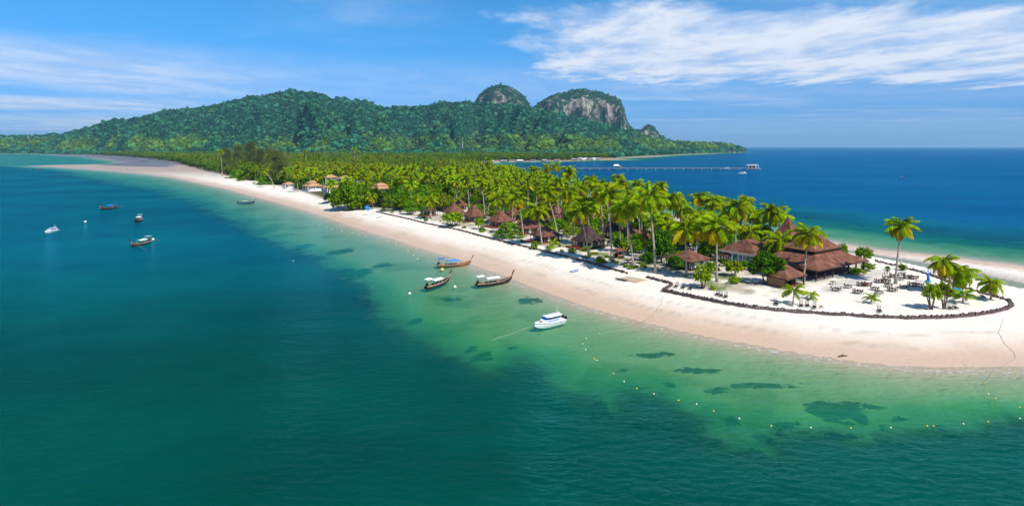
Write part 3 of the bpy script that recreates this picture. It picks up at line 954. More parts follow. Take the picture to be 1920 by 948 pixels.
# trees on the hills
N_H = 130000
hp = rng.uniform(-370, 1405, N_H); q = rng.random(N_H)
yc_ = tab(hp, RDIST); ft_ = tab(hp, RFOOT) - 150
hy = ft_ + (yc_ + 420 - ft_) * q
hx = (hp - 960) * hy / FPX
hz, hr = hill_height(hp, hx, hy)
dzx = np.abs(hill_height(hp, hx, hy + 10)[0] - hz)
ok = (sdist(hx, hy, LAND) > 12) & ((dzx < 14) | (rng.random(N_H) < 0.16)) & ((hr < 0.3) | (rng.random(N_H) < np.where(hr < 0.75, 0.45, 0.28)))
hx, hy, hz, hp, hr = hx[ok], hy[ok], np.maximum(hz[ok], 0.5), hp[ok], hr[ok]
n = len(hx)
rad = np.where(rng.random(n) < 0.06, rng.uniform(8, 13, n), 2.6 + 3.8 * rng.random(n) ** 1.8) * np.where(hr > 0.3, 0.6, 1)
tint = np.clip(sstep(fbm(hx / 150, hy / 260, 211, 4), 0.36, 0.54) * sstep(hz, 8, 30) * (1 - sstep(hz, 55, 100)) * 1.0 + 0.35 * sstep(fbm(hx / 60, hy / 120, 231), 0.6, 0.72) + rng.uniform(-.1, .16, n), 0, 1)
scatter('hill_forest', np.stack([hx, hy, hz + rad * 0.35], 1), rng.integers(0, 8, n), np.stack([rad, rad, rad * rng.uniform(0.8, 1.35, n)], 1) * 1.08,
        rng.uniform(0, 6.28, n), tint, [lump(rd) for _ in range(2)] + [ragged(rd) for _ in range(6)], 'dense dark green forest covering the far hills', 'forest')
print('hill trees', n)

# ------------------------------------------------------------------ palms
TRUNKS = []
for k in range(5):
    bx_, by_ = rd.uniform(-.9, .9), rd.uniform(-.9, .9)
    mb = MB()
    mb.tube([(bx_ * s * s, by_ * s * s, 10 * s) for s in [i / 8 for i in range(9)]], [0.30, 0.22, 0.19, 0.18, 0.17, 0.165, 0.16, 0.15, 0.13], 7)
    TRUNKS.append((mb.mesh('trunk', 'trunk', True), (bx_, by_)))


def palm(base, top, label, group=None, size=1.0, seed=0, fronds=None, oldf=0.2, name='coconut_palm', yellow=False, wind=0.0):
    """base and top of the trunk in metres; fronds: number of single fronds, None for a joined crown"""
    rnd = random.Random(seed * 31 + 5)
    b_ = Vector(base); tp = Vector(top) - b_
    o = thing(name, label, 'palm tree', b_, 0, group)
    mb = MB(); n_ = 9
    pts = []
    for i in range(n_ + 1):
        s = i / n_
        pts.append((tp.x * s ** 1.35, tp.y * s ** 1.35, tp.z * s - (0.3 if i == 0 else 0)))
    r0 = 0.17 + 0.006 * tp.z
    mb.tube(pts, [r0 * (1.9 if i == 0 else 1.25 if i == 1 else 1.0 - 0.035 * i) for i in range(n_ + 1)], 8)
    mb.build('trunk', 'trunk', o, True)
    if fronds is None:
        c = link('crown', PALM_CROWNS[seed % len(PALM_CROWNS)], o)
        c.location = tp; c.scale = (size,) * 3; c.rotation_euler = (rnd.uniform(-.12, .12), rnd.uniform(-.12, .12), rnd.uniform(0, 6.28))
        return o
    hb = MB()
    hb.lathe([(0.16, -0.5), (0.26, -0.1), (0.22, 0.3), (0.05, 0.9)], 7)
    for k in range(7 if tp.z > 5 else 0):
        a = k * 0.9
        hb.lathe([(0.04, -0.17), (0.15, -0.06), (0.16, 0.05), (0.03, 0.17)], 6, (0.36 * math.cos(a), 0.36 * math.sin(a), -0.35 - 0.12 * (k % 2)))
    c = hb.build('crown', 'coconut', o, True)
    c.location = tp; c.rotation_euler = (rnd.uniform(-.2, .2), rnd.uniform(-.2, .2), rnd.uniform(0, 6.28))
    for k in range(fronds):
        f = k / (fronds - 1)
        isold = f > 1 - oldf
        e0 = R(80 - (118 if oldf > 0.02 else 85) * f + rnd.uniform(-9, 9))
        dead = oldf > .02 and k == fronds - 1 and seed % 3 != 0
        if dead: e0 = R(-68)
        fo_ = link('frond', FRONDS['dead' if dead else 'old' if isold else 'frond'][rnd.randrange(1, 4) if f < .75 else rnd.randrange(0, 3)], c)
        s = size * rnd.uniform(0.86, 1.1) * (0.82 + 0.18 * math.sin(3.14 * f))
        az = k * 2.39996 + rnd.uniform(-.3, .3)
        if wind:
            az = az - wind * math.sin(az - 2.6) * 0.6
        fo_.rotation_euler = (rnd.uniform(-.25, .25), -e0, az)
        fo_.scale = (s, s, s)
    return o


MARKS = [(541, 352, 'the small orange pavilion villa'), (600, 358, 'the orange roofed villas'), (660, 392, 'the round shore tree'), (715, 368, 'the wide orange roof'), (490, 334, 'the casuarinas'),
         (430, 330, 'the bare trunked beach palm'), (515, 352, 'the leaning beach palm'), (699, 403, 'the blue sail'), (770, 395, 'the start of the wall'), (806, 404, 'the small dark hut'),
         (860, 400, 'the first cone roofs'), (905, 395, 'the second cone roof'), (915, 315, 'the shore sheds'), (960, 360, 'the bay'), (665, 320, 'the tall bare palms'), (609, 304, 'the lone tallest palm'),
         (851, 365, 'the pale trunked palm'), (750, 350, 'the bright thicket'), (939, 424, 'the third bungalow'), (989, 436, 'the fourth bungalow'), (1024, 452, 'the fifth bungalow'), (1042, 422, 'the two tier roof'),
         (1103, 463, 'the dark roofed bungalow'), (1146, 444, 'the dark shaded bungalow'), (1182, 452, 'the golf carts'), (1211, 464, 'the small pavilion'), (1240, 492, 'the big dark tree'), (1291, 500, 'the low white hut'),
         (1362, 490, 'the teal windowed hall'), (1440, 470, 'the roof spire'), (1060, 384, 'the pier palms'), (1200, 405, 'the back shore')]
_mk = None


def near_mark(x, y):
    """phrase: which landmark a tree stands nearest to, and on which side"""
    global _mk
    if _mk is None:
        _mk = [(pl(a, b, 1.8), c) for a, b, c in MARKS]
    (mx, my), nm = min(_mk, key=lambda q: (q[0][0] - x) ** 2 + (q[0][1] - y) ** 2)
    d_ = math.hypot(mx - x, my - y)
    side = ('behind ' if y > my else 'before ') if abs(y - my) > abs(x - mx) * 1.2 else ('left of ' if x / y < mx / my else 'right of ')
    return ('close ' if d_ < 14 else 'far ' if d_ > 60 else '') + side + nm


# base pixel, crown pixel, crown size, what tells it apart
PALMS = [
    (809, 411, 806, 376, .95, 'low palm with yellow skirt beside the hut at the wall start'),
    (880, 396, 875, 333, 1.0, 'tall palm rising between the two first cone roofs'),
    (909, 409, 903, 342, .9, 'slim straight palm right behind the second cone roof'),
    (851, 365, 847, 314, .95, 'pale trunked palm above dark trees left of the cone roofs'),
    (919, 356, 917, 301, .95, 'tall palm beside its twin before the fishing village'),
    (925, 352, 924, 311, .9, 'shorter twin palm before the fishing village'),
    (960, 362, 957, 317, .95, 'slim palm standing before the bay left of the pier'),
    (984, 356, 983, 324, .9, 'palm with dark crown against the bay'),
    (936, 421, 929, 374, 1.0, 'broad palm over the third bungalow roof'),
    (945, 420, 942, 371, .9, 'palm half hidden behind the broad bungalow palm'),
    (981, 441, 971, 374, 1.0, 'leaning palm before the fourth bungalow'),
    (943, 380, 941, 341, .9, 'palm in the thicket behind the third bungalow'),
    (777, 378, 775, 327, .95, 'palm standing above the green thicket left of the huts'),
    (1009, 362, 1008, 318, .95, 'palm with yellow skirt against the bay'),
    (1030, 372, 1027, 313, 1.0, 'first of three tall palms crossing the pier'),
    (1046, 376, 1044, 311, 1.0, 'second of three tall palms crossing the pier'),
    (1073, 405, 1067, 320, 1.1, 'third and largest palm crossing the pier'),
    (1016, 459, 1006, 392, 1.1, 'leaning palm with big yellow skirt before the fifth bungalow'),
    (1045, 441, 1024, 360, 1.05, 'strongly leaning palm over the fifth bungalow roof'),
    (1050, 425, 1041, 350, 1.0, 'palm leaning over the two storey roof'),
    (1057, 428, 1047, 342, .9, 'thin palm just behind the two storey roof'),
    (1076, 458, 1065, 360, 1.0, 'tall palm left of the dark roofed bungalow'),
    (1104, 484, 1087, 394, 1.05, 'leaning palm with yellow skirt before the dark roofed bungalow'),
    (1106, 462, 1101, 380, 1.0, 'palm standing behind the deck of the dark roofed bungalow'),
    (1107, 415, 1106, 337, .95, 'tall far palm above the flowering shrub'),
    (1132, 463, 1124, 350, 1.0, 'thick trunked tall palm right of the dark roofed bungalow'),
    (1147, 492, 1141, 361, 1.15, 'very tall palm with yellow skirt beside the wooden kiosk'),
    (1187, 500, 1171, 388, 1.1, 'leaning palm in front of the golf carts'),
    (1160, 412, 1159, 334, .9, 'far palm with ragged top left of the tall centre palm'),
    (1172, 418, 1170, 345, .9, 'far palm with yellow fronds near the shore behind'),
    (1163, 465, 1160, 398, .95, 'palm behind the wooden kiosk'),
    (1229, 512, 1217, 368, 1.2, 'tallest palm at the beach wall before the small pavilion'),
    (1200, 452, 1196, 374, 1.0, 'palm behind the golf carts'),
    (1195, 422, 1194, 346, .95, 'far palm with bushy top beside the tall centre palm'),
    (1240, 432, 1238, 350, .95, 'far palm with open top right of the tall centre palm'),
    (1262, 455, 1263, 372, 1.1, 'broad palm above the dark green tree'),
    (1316, 436, 1311, 370, 1.05, 'palm with bare white trunk against the sea'),
    (1338, 452, 1338, 378, 1.0, 'dark palm right of the bare trunked palm'),
    (1287, 517, 1284, 428, 1.1, 'palm in front of the low white reception hut'),
    (1344, 528, 1344, 424, 1.15, 'palm with golden skirt beside the lime bush'),
    (1246, 462, 1241, 408, .95, 'low palm behind the dark green tree'),
    (1377, 490, 1384, 388, 1.2, 'big golden skirted palm before the teal windowed hall'),
    (1402, 486, 1405, 436, 1.0, 'low drooping palm over the teal windowed hall'),
    (1441, 478, 1447, 398, 1.15, 'big palm left of the far roof spire'),
    (1425, 474, 1428, 430, .95, 'palm with yellow hanging fronds beside the hall roof'),
    (1466, 500, 1464, 452, 1.15, 'low palm overlapping the restaurant roof'),
    (1507, 527, 1517, 440, 1.0, 'bent palm rising in front of the restaurant roof'),
    (1400, 446, 1400, 376, .9, 'dark palm behind the big golden skirted palm'),
    (1346, 450, 1345, 376, .9, 'dark palm at the back shore beside the teal windowed hall'),
    (1679, 532, 1690, 424, .92, 'lone tall palm among the terrace tables'),
    (1789, 550, 1772, 494, .85, 'leaning palm of the clump at the terrace end'),
    (1795, 548, 1800, 512, .92, 'bushy palm of the clump at the terrace end with yellow skirt'),
    (1858, 562, 1858, 532, .66, 'small palm standing alone at the tip of the terrace'),
    (417, 330, 413, 285, 1.0, 'palm with bare trunk on the far beach edge'),
    (515, 352, 497, 320, .9, 'palm leaning out over the far beach'),
    (559, 360, 556, 327, 1.0, 'palm before the first orange roofed villa'),
    (596, 356, 594, 332, 1.0, 'palm in front of the second orange roofed villa'),
    (665, 322, 665, 279, 1.0, 'tall palm with a bare trunk above the wood'),
    (671, 324, 670, 285, .9, 'slightly lower palm beside a tall bare palm above the wood'),
    (609, 304, 609, 268, 1.0, 'tallest lone palm sticking out of the far grove'),
    (573, 312, 572, 284, 1.0, 'palm over the casuarina wood'),
    (565, 316, 565, 291, .9, 'lower palm over the casuarina wood'),
    (705, 360, 702, 313, 1.05, 'palm behind the right orange roofs'),
    (739, 371, 739, 344, 1.0, 'palm right of the orange roofed villas'),
    (700, 392, 697, 367, .9, 'yellow palm beside the blue sail'),
    (684, 372, 683, 340, 1.0, 'palm over the round shore tree'),
    (780, 398, 778, 372, .8, 'short palm in the thicket left of the hut'),
    (632, 352, 630, 318, .95, 'palm behind the orange roofed villas'),
    (722, 352, 722, 318, 1.0, 'palm in the green thicket behind the blue sail'),
    (755, 372, 752, 336, 1.0, 'palm in the green thicket above the wall start'),
    (1090, 432, 1086, 356, .95, 'palm behind the flowering shrub'),
    (1142, 430, 1136, 352, .95, 'palm behind the very tall kiosk palm'),
    (1182, 440, 1180, 366, .95, 'palm above the golf carts in the second row'),
    (1222, 440, 1226, 378, .95, 'palm behind the small pavilion'),
    (1272, 446, 1280, 392, .95, 'palm at the back shore right of the dark green tree'),
    (1300, 462, 1302, 404, 1.0, 'palm behind the low white reception hut'),
    (1322, 478, 1320, 410, 1.0, 'palm in the thicket left of the teal windowed hall'),
    (1362, 470, 1362, 404, 1.0, 'palm at the left end of the teal windowed hall'),
    (1424, 462, 1420, 402, 1.0, 'palm at the back of the hall roof'),
    (1258, 476, 1252, 424, .9, 'palm behind the dark green tree by the beach path'),
    (1060, 402, 1056, 344, .95, 'palm behind the two storey roof by the back shore'),
    (1120, 412, 1118, 362, .95, 'short palm at the back shore behind the kiosk'),
    (990, 392, 990, 346, .95, 'palm behind the fourth bungalow'),
    (960, 398, 956, 352, .95, 'palm behind the third bungalow'),
]
palm_xy = []
for i, (bx, by, tx, ty, s, lb) in enumerate(PALMS):
    b_ = at(bx, by)
    tz = CAM_H - (ty - HOR) * b_.y / FPX
    tX = (tx - 960) * b_.y / FPX
    dy = random.uniform(-.6, .6)
    palm(b_, (tX, b_.y + dy, tz), lb, 'coconut palms of the island', s * 1.0, i, 30 if by > 395 else 24 if by > 340 else None, random.choice([.12, .2, .28, .34]), wind=0.6)
    palm_xy.append((b_.x, b_.y))
YOUNG = [(1487, 571, 1489, 546, .62, 'young palm with thick stem beside the terrace loungers'), (1521, 561, 1521, 553, .42, 'small yellow green palm before the gazebo'),
         (1634, 568, 1634, 558, .42, 'tiny palm in the middle of the terrace sand'), (1805, 568, 1806, 554, .62, 'young spreading palm at the terrace end'),
         (1099, 471, 1099, 467, .45, 'yellow palm shrub right of the fifth bungalow'), (1038, 464, 1038, 456, .55, 'yellow green palm shrub before the fifth bungalow deck'),
         (1073, 474, 1073, 470, .4, 'fan shaped palm shrub before the dark roofed bungalow'), (862, 423, 862, 412, .5, 'yellow palm shrub at the second cone roof'),
         (793, 408, 792, 400, .55, 'young palm beside the hut at the wall start'), (1690, 506, 1692, 500, .35, 'leafy young palm behind the terrace tables'),
         (1336, 543, 1336, 540, .25, 'tiny yellow palm seedling beside the beach loungers'), (720, 396, 720, 391, .45, 'yellow palm shrub at the start of the wall'),
         (1032, 468, 1030, 464, .42, 'low yellow palm shrub at the wall before the fifth bungalow')]
for i, (bx, by, tx, ty, s, lb) in enumerate(YOUNG):
    b_ = at(bx, by)
    palm(b_, ((tx - 960) * b_.y / FPX, b_.y, CAM_H - (ty - HOR) * b_.y / FPX), lb, 'young palms', s, 100 + i, 13, 0.0, 'young_palm')

# ------------------------------------------------------------------ broadleaf trees and shrubs
def tree(base, height, rad, kind, label, group=None, name='broadleaf_tree', cat='tree', seed=0, stems=1, z0=0.25, sub=True):
    rnd = random.Random(seed * 17 + 3)
    o = thing(name, label, cat, base, rnd.uniform(0, 6.28), group)
    mb = MB()
    for s in range(stems):
        a0 = 6.28 * s / max(1, stems) + rnd.uniform(-.4, .4)
        lean = 0.0 if stems == 1 else rad * 0.35
        top = Vector((lean * math.cos(a0), lean * math.sin(a0), height * 0.5))
        tr_ = max(0.05, 0.022 * height)
        mb.tube([(0.15 * lean * math.cos(a0), 0.15 * lean * math.sin(a0), -0.3), tuple(top * 0.5 + Vector((0, 0, -0.05 * height))), tuple(top)], [tr_ * 1.4, tr_, tr_ * 0.7], 6)
        for k in range(4):
            a = a0 + k * 1.6 + rnd.uniform(-.4, .4)
            e = top + Vector((math.cos(a) * rad * 0.6, math.sin(a) * rad * 0.6, height * rnd.uniform(0.08, 0.3)))
            mb.tube([tuple(top * rnd.uniform(.6, .95)), tuple((top + e) / 2 + Vector((0, 0, .05 * height))), tuple(e)], [tr_ * 0.55, tr_ * 0.4, tr_ * 0.15], 5)
    mb.build('trunk', 'bark', o, True)
    ref = {'round': (5, 6), 'dark': (5, 6), 'lime': (5, 6), 'dense': (5, 6), 'tier': (6, 7), 'feather': (4, 12)}[kind]
    c = link('crown', rnd.choice(CROWN[kind]), o)
    c.location = (0, 0, height * z0)
    c.scale = (rad / ref[0], rad / ref[0] * rnd.uniform(.9, 1.1), height * (1.02 - z0) / ref[1])
    return o


# base pixel, top row, width in pixels, kind, stems, crown start, name, label
TREES = [
    (658, 392, 338, 84, 'dense', 3, -.06, 'shore_tree', 'big round bright green tree overhanging the beach with dark shade'),
    (849, 424, 394, 46, 'lime', 3, .22, 'shade_tree', 'light green multi stemmed tree before the first cone roof'),
    (952, 446, 418, 52, 'tier', 2, .12, 'shade_tree', 'low spreading bright green tree at the wall before the fourth bungalow'),
    (1240, 492, 428, 62, 'dark', 1, .15, 'shade_tree', 'big dark green tree behind the tallest palm'),
    (1318, 540, 492, 44, 'lime', 3, .15, 'sea_grape_bush', 'round lime green bush at the beach path'),
    (1376, 518, 484, 44, 'lime', 3, .12, 'garden_bush', 'feathery light green bush before the teal windowed hall'),
    (1377, 531, 516, 30, 'lime', 3, .02, 'low_shrub', 'low trimmed lime shrub before the feathery bush'),
    (1437, 532, 468, 74, 'dark', 2, .2, 'almond_tree', 'dense dark green tree left of the gazebo'),
    (1746, 580, 526, 40, 'lime', 5, .32, 'sea_hibiscus', 'open multi stemmed tree on the terrace sand'),
    (1770, 579, 524, 34, 'lime', 4, .32, 'sea_hibiscus', 'second multi stemmed tree on the terrace beside leaning loungers'),
    (1627, 507, 490, 30, 'lime', 3, .02, 'low_shrub', 'bright low shrub under the restaurant roof corner'),
    (1606, 514, 501, 36, 'lime', 3, .02, 'low_shrub', 'long low hedge shrub before the restaurant'),
    (1581, 480, 454, 20, 'round', 2, .1, 'garden_bush', 'rounded bush behind the restaurant roof edge'),
    (1620, 488, 462, 36, 'round', 3, .05, 'pandanus_bush', 'spiky green bush at the back wall behind the restaurant'),
    (1192, 480, 446, 26, 'round', 2, .2, 'pandanus_bush', 'pandanus bush behind the golf carts'),
    (1215, 495, 470, 30, 'dark', 2, .1, 'garden_bush', 'dark shrub between golf carts and tallest palm'),
    (1206, 502, 490, 14, 'lime', 3, .02, 'low_shrub', 'small lime shrub at the beach path beside the golf carts'),
    (1002, 468, 450, 14, 'round', 3, .03, 'low_shrub', 'upright green shrub at the wall before the fifth bungalow'),
    (899, 430, 405, 20, 'lime', 2, .2, 'garden_bush', 'slender light green bush before the deck of the second cone roof'),
    (904, 434, 424, 14, 'round', 3, .02, 'low_shrub', 'small green shrub beside the wall at the third bungalow'),
    (1120, 456, 432, 34, 'lime', 3, .15, 'flowering_shrub', 'pale flowering shrub behind the dark roofed bungalow'),
    (1114, 440, 404, 34, 'round', 3, .15, 'flowering_shrub', 'pale leafy tree between two back row bungalows'),
    (1068, 424, 382, 26, 'round', 2, .2, 'garden_bush', 'yellow green tree beside the two storey roof'),
    (990, 388, 342, 32, 'dark', 1, .2, 'breadfruit_tree', 'round grey green tree before the bay'),
    (1124, 494, 478, 20, 'lime', 3, .02, 'low_shrub', 'leafy shrub at the wall beside the kiosk'),
    (1268, 505, 478, 40, 'dark', 2, .1, 'garden_bush', 'dark bush at the left of the low white hut'),
    (1300, 470, 425, 56, 'dark', 1, .1, 'shade_tree', 'dark tree mass behind the low white hut'),
    (1335, 488, 440, 50, 'dark', 1, .1, 'shade_tree', 'dark green tree left of the teal windowed hall'),
    (1335, 512, 488, 34, 'round', 3, .05, 'garden_bush', 'green bush between the low white hut and golden palm'),
    (1395, 505, 488, 26, 'round', 3, .05, 'garden_bush', 'green bush under the teal windows'),
    (1180, 420, 396, 40, 'round', 2, .1, 'garden_bush', 'green tree by the back shore behind the carts'),
    (1255, 440, 408, 44, 'round', 2, .1, 'garden_bush', 'green tree at the back shore behind the dark tree'),
    (1150, 402, 380, 36, 'round', 2, .1, 'garden_bush', 'green tree at the back shore behind the very tall palm'),
    (1290, 502, 494, 14, 'round', 3, .02, 'low_shrub', 'low shrub with red flowers before the white hut'),
    (1692, 507, 495, 14, 'round', 3, .02, 'low_shrub', 'small green shrub behind the terrace tables'),
    (1664, 506, 498, 10, 'round', 3, .02, 'low_shrub', 'tiny green shrub at the back wall'),
    (735, 396, 362, 40, 'round', 2, .15, 'shade_tree', 'dense green tree at the start of the wall'),
    (770, 402, 372, 36, 'round', 3, .1, 'shade_tree', 'green thicket tree left of the hut'),
    (830, 396, 360, 40, 'lime', 3, .15, 'shade_tree', 'pale yellow green tree behind the first hut'),
    (712, 388, 350, 52, 'dark', 2, .2, 'shade_tree', 'dark umbrella shaped tree behind the blue sail'),
    (466, 338, 306, 46, 'tier', 2, .05, 'shore_tree', 'bushy green tree where the far beach narrows'),
    (445, 334, 318, 36, 'tier', 2, .05, 'shore_tree', 'low spreading tree touching the far beach'),
    (500, 346, 326, 40, 'tier', 2, .05, 'shore_tree', 'spreading green tree behind the leaning beach palm'),
]
occupied = []
for i, (bx, by, ty, wpx, kd, st, z0, nm, lb) in enumerate(TREES):
    b_ = at(bx, by)
    h = CAM_H - (ty - HOR) * b_.y / FPX - b_.z
    cat = 'shrub' if 'shrub' in nm or 'bush' in nm else 'tree'
    tree(b_, max(h, 0.9), wpx * b_.y / FPX / 2 * 1.08, kd, lb, None, nm, cat, i, st, z0)
    occupied.append((b_.x, b_.y, wpx * b_.y / FPX / 2 * 0.6))
CAS = [(470, 331, 266, 46), (446, 326, 272, 40), (520, 346, 282, 44), (535, 343, 290, 36), (505, 338, 276, 36), (488, 334, 280, 34), (425, 322, 278, 30)]
for i, (bx, by, ty, wpx) in enumerate(CAS):
    b_ = at(bx, by)
    tree(b_, CAM_H - (ty - HOR) * b_.y / FPX - b_.z, wpx * b_.y / FPX / 2, 'feather',
         ['highest', 'leftward high', 'lower front', 'rightmost low', 'middle', 'rear middle', 'leftmost'][i] + ' grey green feathery casuarina behind the far beach', 'casuarinas behind the far beach', 'casuarina_tree', 'tree', 60 + i, 1, .12)
    occupied.append((b_.x, b_.y, 3))
print('listed trees ok')

# ------------------------------------------------------------------ the wood behind the beach
HOUSES_PX = [(541, 352), (585, 357), (622, 362), (618, 345), (645, 345), (676, 372), (712, 368), (672, 346), (806, 408), (850, 408), (888, 418), (862, 394), (902, 396), (938, 424),
             (992, 440), (1024, 450), (1040, 420)]
keep = [(at(x, y).x, at(x, y).y, 9.0) for x, y in HOUSES_PX] + occupied + [(x, y, 3.0) for x, y in palm_xy]
cand = []
yy = 215.0
while yy < 2600:
    st = 6.6 if yy < 450 else 7.5 if yy < 900 else 10 if yy < 1500 else 13
    xs = np.arange(-0.95 * yy, 0.45 * yy, st)
    cand.append(np.stack([xs + rng.uniform(-.45, .45, len(xs)) * st, yy + rng.uniform(-.45, .45, len(xs)) * st], 1))
    yy += st
cand = np.concatenate(cand)
fo = sdist(cand[:, 0], cand[:, 1], FOREST)
ok = fo > 1.5
ok &= sdist(cand[:, 0], cand[:, 1], LAND) > 6
kp = np.array(keep)
for kx, ky, kr in kp:
    ok &= (cand[:, 0] - kx) ** 2 + (cand[:, 1] - ky) ** 2 > kr * kr
for hx_, hy_ in [(541, 352), (585, 357), (622, 362), (676, 372), (712, 368), (618, 345), (646, 348), (675, 348)]:
    q_ = at(hx_, hy_)
    for st_ in range(5):
        vx, vy = q_.x * (1 - .03 * st_), q_.y * (1 - .03 * st_)
        ok &= (cand[:, 0] - vx) ** 2 + (cand[:, 1] - vy) ** 2 > 8.5 ** 2
cand = cand[ok]; fo = fo[ok]
cand_z = gz_many(cand[:, 0], cand[:, 1])
dist = cand[:, 1]
grove = fbm(cand[:, 0] / 60, cand[:, 1] / 90, 301, 3)
is_palm = (rng.random(len(cand)) < np.clip((grove - 0.38) * 2.6, 0.10, 0.5))
is_palm |= (fo < 5) & (rng.random(len(cand)) < 0.3)
order = np.argsort(dist)
np_, nb_ = 0, 0
far_p, far_b = [], []
for i in order:
    x, y = cand[i]; z = max(0.2, cand_z[i])
    px_ = 960 + FPX * x / y
    if is_palm[i]:
        hgt_ = random.uniform(9, 15) if random.random() < .8 else random.uniform(14, 19)
        if np_ < 165 and px_ < 1150:
            lean = random.uniform(0, 1.6); a = random.uniform(0, 6.28)
            o = thing('coconut_palm', ('short' if hgt_ < 11 else 'middling' if hgt_ < 14 else 'tall') + ' coconut palm ' + near_mark(x, y), 'palm tree', (x, y, z), random.uniform(0, 6.28), 'palms in the grove')
            tm, (ox, oy) = random.choice(TRUNKS)
            tk = link('trunk', tm, o); tk.scale = (1.1, 1.1, hgt_ / 10); tk.location = (0, 0, -.2)
            c = link('crown', random.choice(PALM_CROWNS), o); c.location = (ox * 1.1, oy * 1.1, hgt_ - .2)
            s = random.uniform(.82, 1.1); c.scale = (s, s, s); c.rotation_euler = (random.uniform(-.15, .15), random.uniform(-.15, .15), random.uniform(0, 6.28))
            np_ += 1
        else:
            far_p.append((x, y, z, hgt_))
    else:
        hgt_ = random.uniform(6, 10.5); rad_ = random.uniform(3.6, 5.8)
        if nb_ < 170 and px_ < 1150:
            kd = random.choices(['round', 'dark', 'tier', 'lime'], [4, 1.5, 2, 3])[0]
            tree((x, y, z), hgt_, rad_, kd, ('low ' if hgt_ < 7.5 else 'high ' if hgt_ > 9.2 else '') + {'round': 'mid green leafy tree ', 'dark': 'dark green dense tree ', 'tier': 'layered green tree ', 'lime': 'pale yellow green tree '}[kd] + near_mark(x, y),
                 {'round': 'leafy trees of the wood', 'dark': 'dark trees of the wood', 'tier': 'layered trees of the wood', 'lime': 'pale trees of the wood'}[kd],
                 'broadleaf_tree', 'tree', 200 + nb_, 1, .12)
            nb_ += 1
        else:
            far_b.append((x, y, z, hgt_, rad_))
print('wood', np_, nb_, len(far_p), len(far_b))
# what lies beyond: one mass of far trees
far_meshes = []
for k in range(4):
    far_meshes.append(crown_round(rd, clumps=26, per=14, leaf=0.95).mesh('far_crown', 'leaf_far'))
for k in range(4):
    gmb, omb = palm_crown(rd, 5.2, 15, 6, 0.36)
    off = len(gmb.v); gmb.v += omb.v; gmb.f += [tuple(i + off for i in q) for q in omb.f]
    off = len(gmb.v)
    gmb.tube([(0, 0, -12), (0.2, 0, -6), (0, 0, 0)], [0.3, 0.22, 0.2], 5)
    far_meshes.append(gmb.mesh('far_palm', 'palm_far'))
fp = np.array(far_p); fb = np.array(far_b)
pts = np.concatenate([np.stack([fb[:, 0], fb[:, 1], fb[:, 2] + 0.12 * fb[:, 3]], 1), np.stack([fp[:, 0], fp[:, 1], fp[:, 2] + fp[:, 3] * .92], 1)])
sb = np.stack([fb[:, 4] / 5, fb[:, 4] / 5, fb[:, 3] / 6.2], 1) * np.where(fb[:, 1] > 900, 1.45, 1.0)[:, None]
sp_ = np.full(len(fp), 1.0) * rng.uniform(.85, 1.1, len(fp)) * np.where(fp[:, 1] > 900, 1.2, 1.0)
idx = np.concatenate([rng.integers(0, 4, len(fb)), rng.integers(4, 8, len(fp))])
tn = np.where(pts[:, 1] > 700, 0.35, 1.0) * np.clip(sstep(fbm(pts[:, 0] / 90, pts[:, 1] / 150, 401, 3), 0.45, 0.7) * 0.75 + rng.uniform(-.1, .25, len(pts)), 0, 1) * np.where(pts[:, 1] > 1400, 0.5, 1)
scatter('distant_woods', pts, idx, np.concatenate([sb, np.stack([sp_] * 3, 1)]), rng.uniform(0, 6.28, len(pts)), tn, far_meshes,
        'distant palm groves and woods on the plain below the hills', 'forest')

# single trees that stand out on the skyline of the hills
SKY_T = [(173 * .253 + 400, 181, 8), (455, 183, 7), (302, 203, 9), (364, 199, 12), (240, 221, 8), (482, 182, 6), (1306, 263, 8), (785 * .253 + 400, 175, 7), (1160, 0, 0)]

# ------------------------------------------------------------------ sea wall
def wall_run(name, P, label, h=1.05, zf=None):
    o = thing(name, label, 'sea wall', (P[0][0], P[0][1], 0))
    ox, oy = P[0]
    seg = []
    for a, b_ in zip(P[:-1], P[1:]):
        L = math.hypot(b_[0] - a[0], b_[1] - a[1]); n_ = max(1, int(L / 0.34))
        for k in range(n_):
            t_ = k / n_
            seg.append((a[0] + (b_[0] - a[0]) * t_, a[1] + (b_[1] - a[1]) * t_, math.atan2(b_[1] - a[1], b_[0] - a[0])))
    sx_ = np.array([s[0] for s in seg]); sy_ = np.array([s[1] for s in seg])
    mb = MB(); cp = MB(); rnd = random.Random(3)
    for (x, y, a) in seg:
        hh = h + rnd.uniform(-.34, .18)
        mb.obox((x - ox + rnd.uniform(-.05, .05), y - oy + rnd.uniform(-.05, .05), 0.75 + hh / 2 - 0.1), 0.29, rnd.uniform(.24, .36), hh + .5, a + rnd.uniform(-.15, .15))
    for j in range(0, len(seg) - 6, 6):
        x, y, a = seg[j + 3]
        nx, ny = -math.sin(a), math.cos(a)
        cp.obox((x - ox + nx * .28, y - oy + ny * .28, 1.78), 2.08, .16, .18, a)
        cp.obox((x - ox - nx * .25, y - oy - ny * .25, 1.35), 2.06, .12, .14, a)
    pa = mb.build('palisade', 'palisade', o); pa['kind'] = 'stuff'
    ca = cp.build('rail', 'wood_weather', o); ca['kind'] = 'stuff'
    return o


wall_run('sea_wall', W1, 'long dark log palisade along the beach before the bungalows')
wall_run('sea_wall', W2, 'short log palisade between the beach steps and the terrace')
wall_run('sea_wall', W3, 'curved log palisade around the terrace at the island point', 1.15)
c1, c2 = W3[0], W2[1]
wall_run('sea_wall', [(c1[0], c1[1]), ((c1[0] * .6 + c2[0] * .4), (c1[1] * .6 + c2[1] * .4)), c2], 'short return palisade at the terrace corner')

# ------------------------------------------------------------------ buildings
ROT = math.atan2(.56, .83)


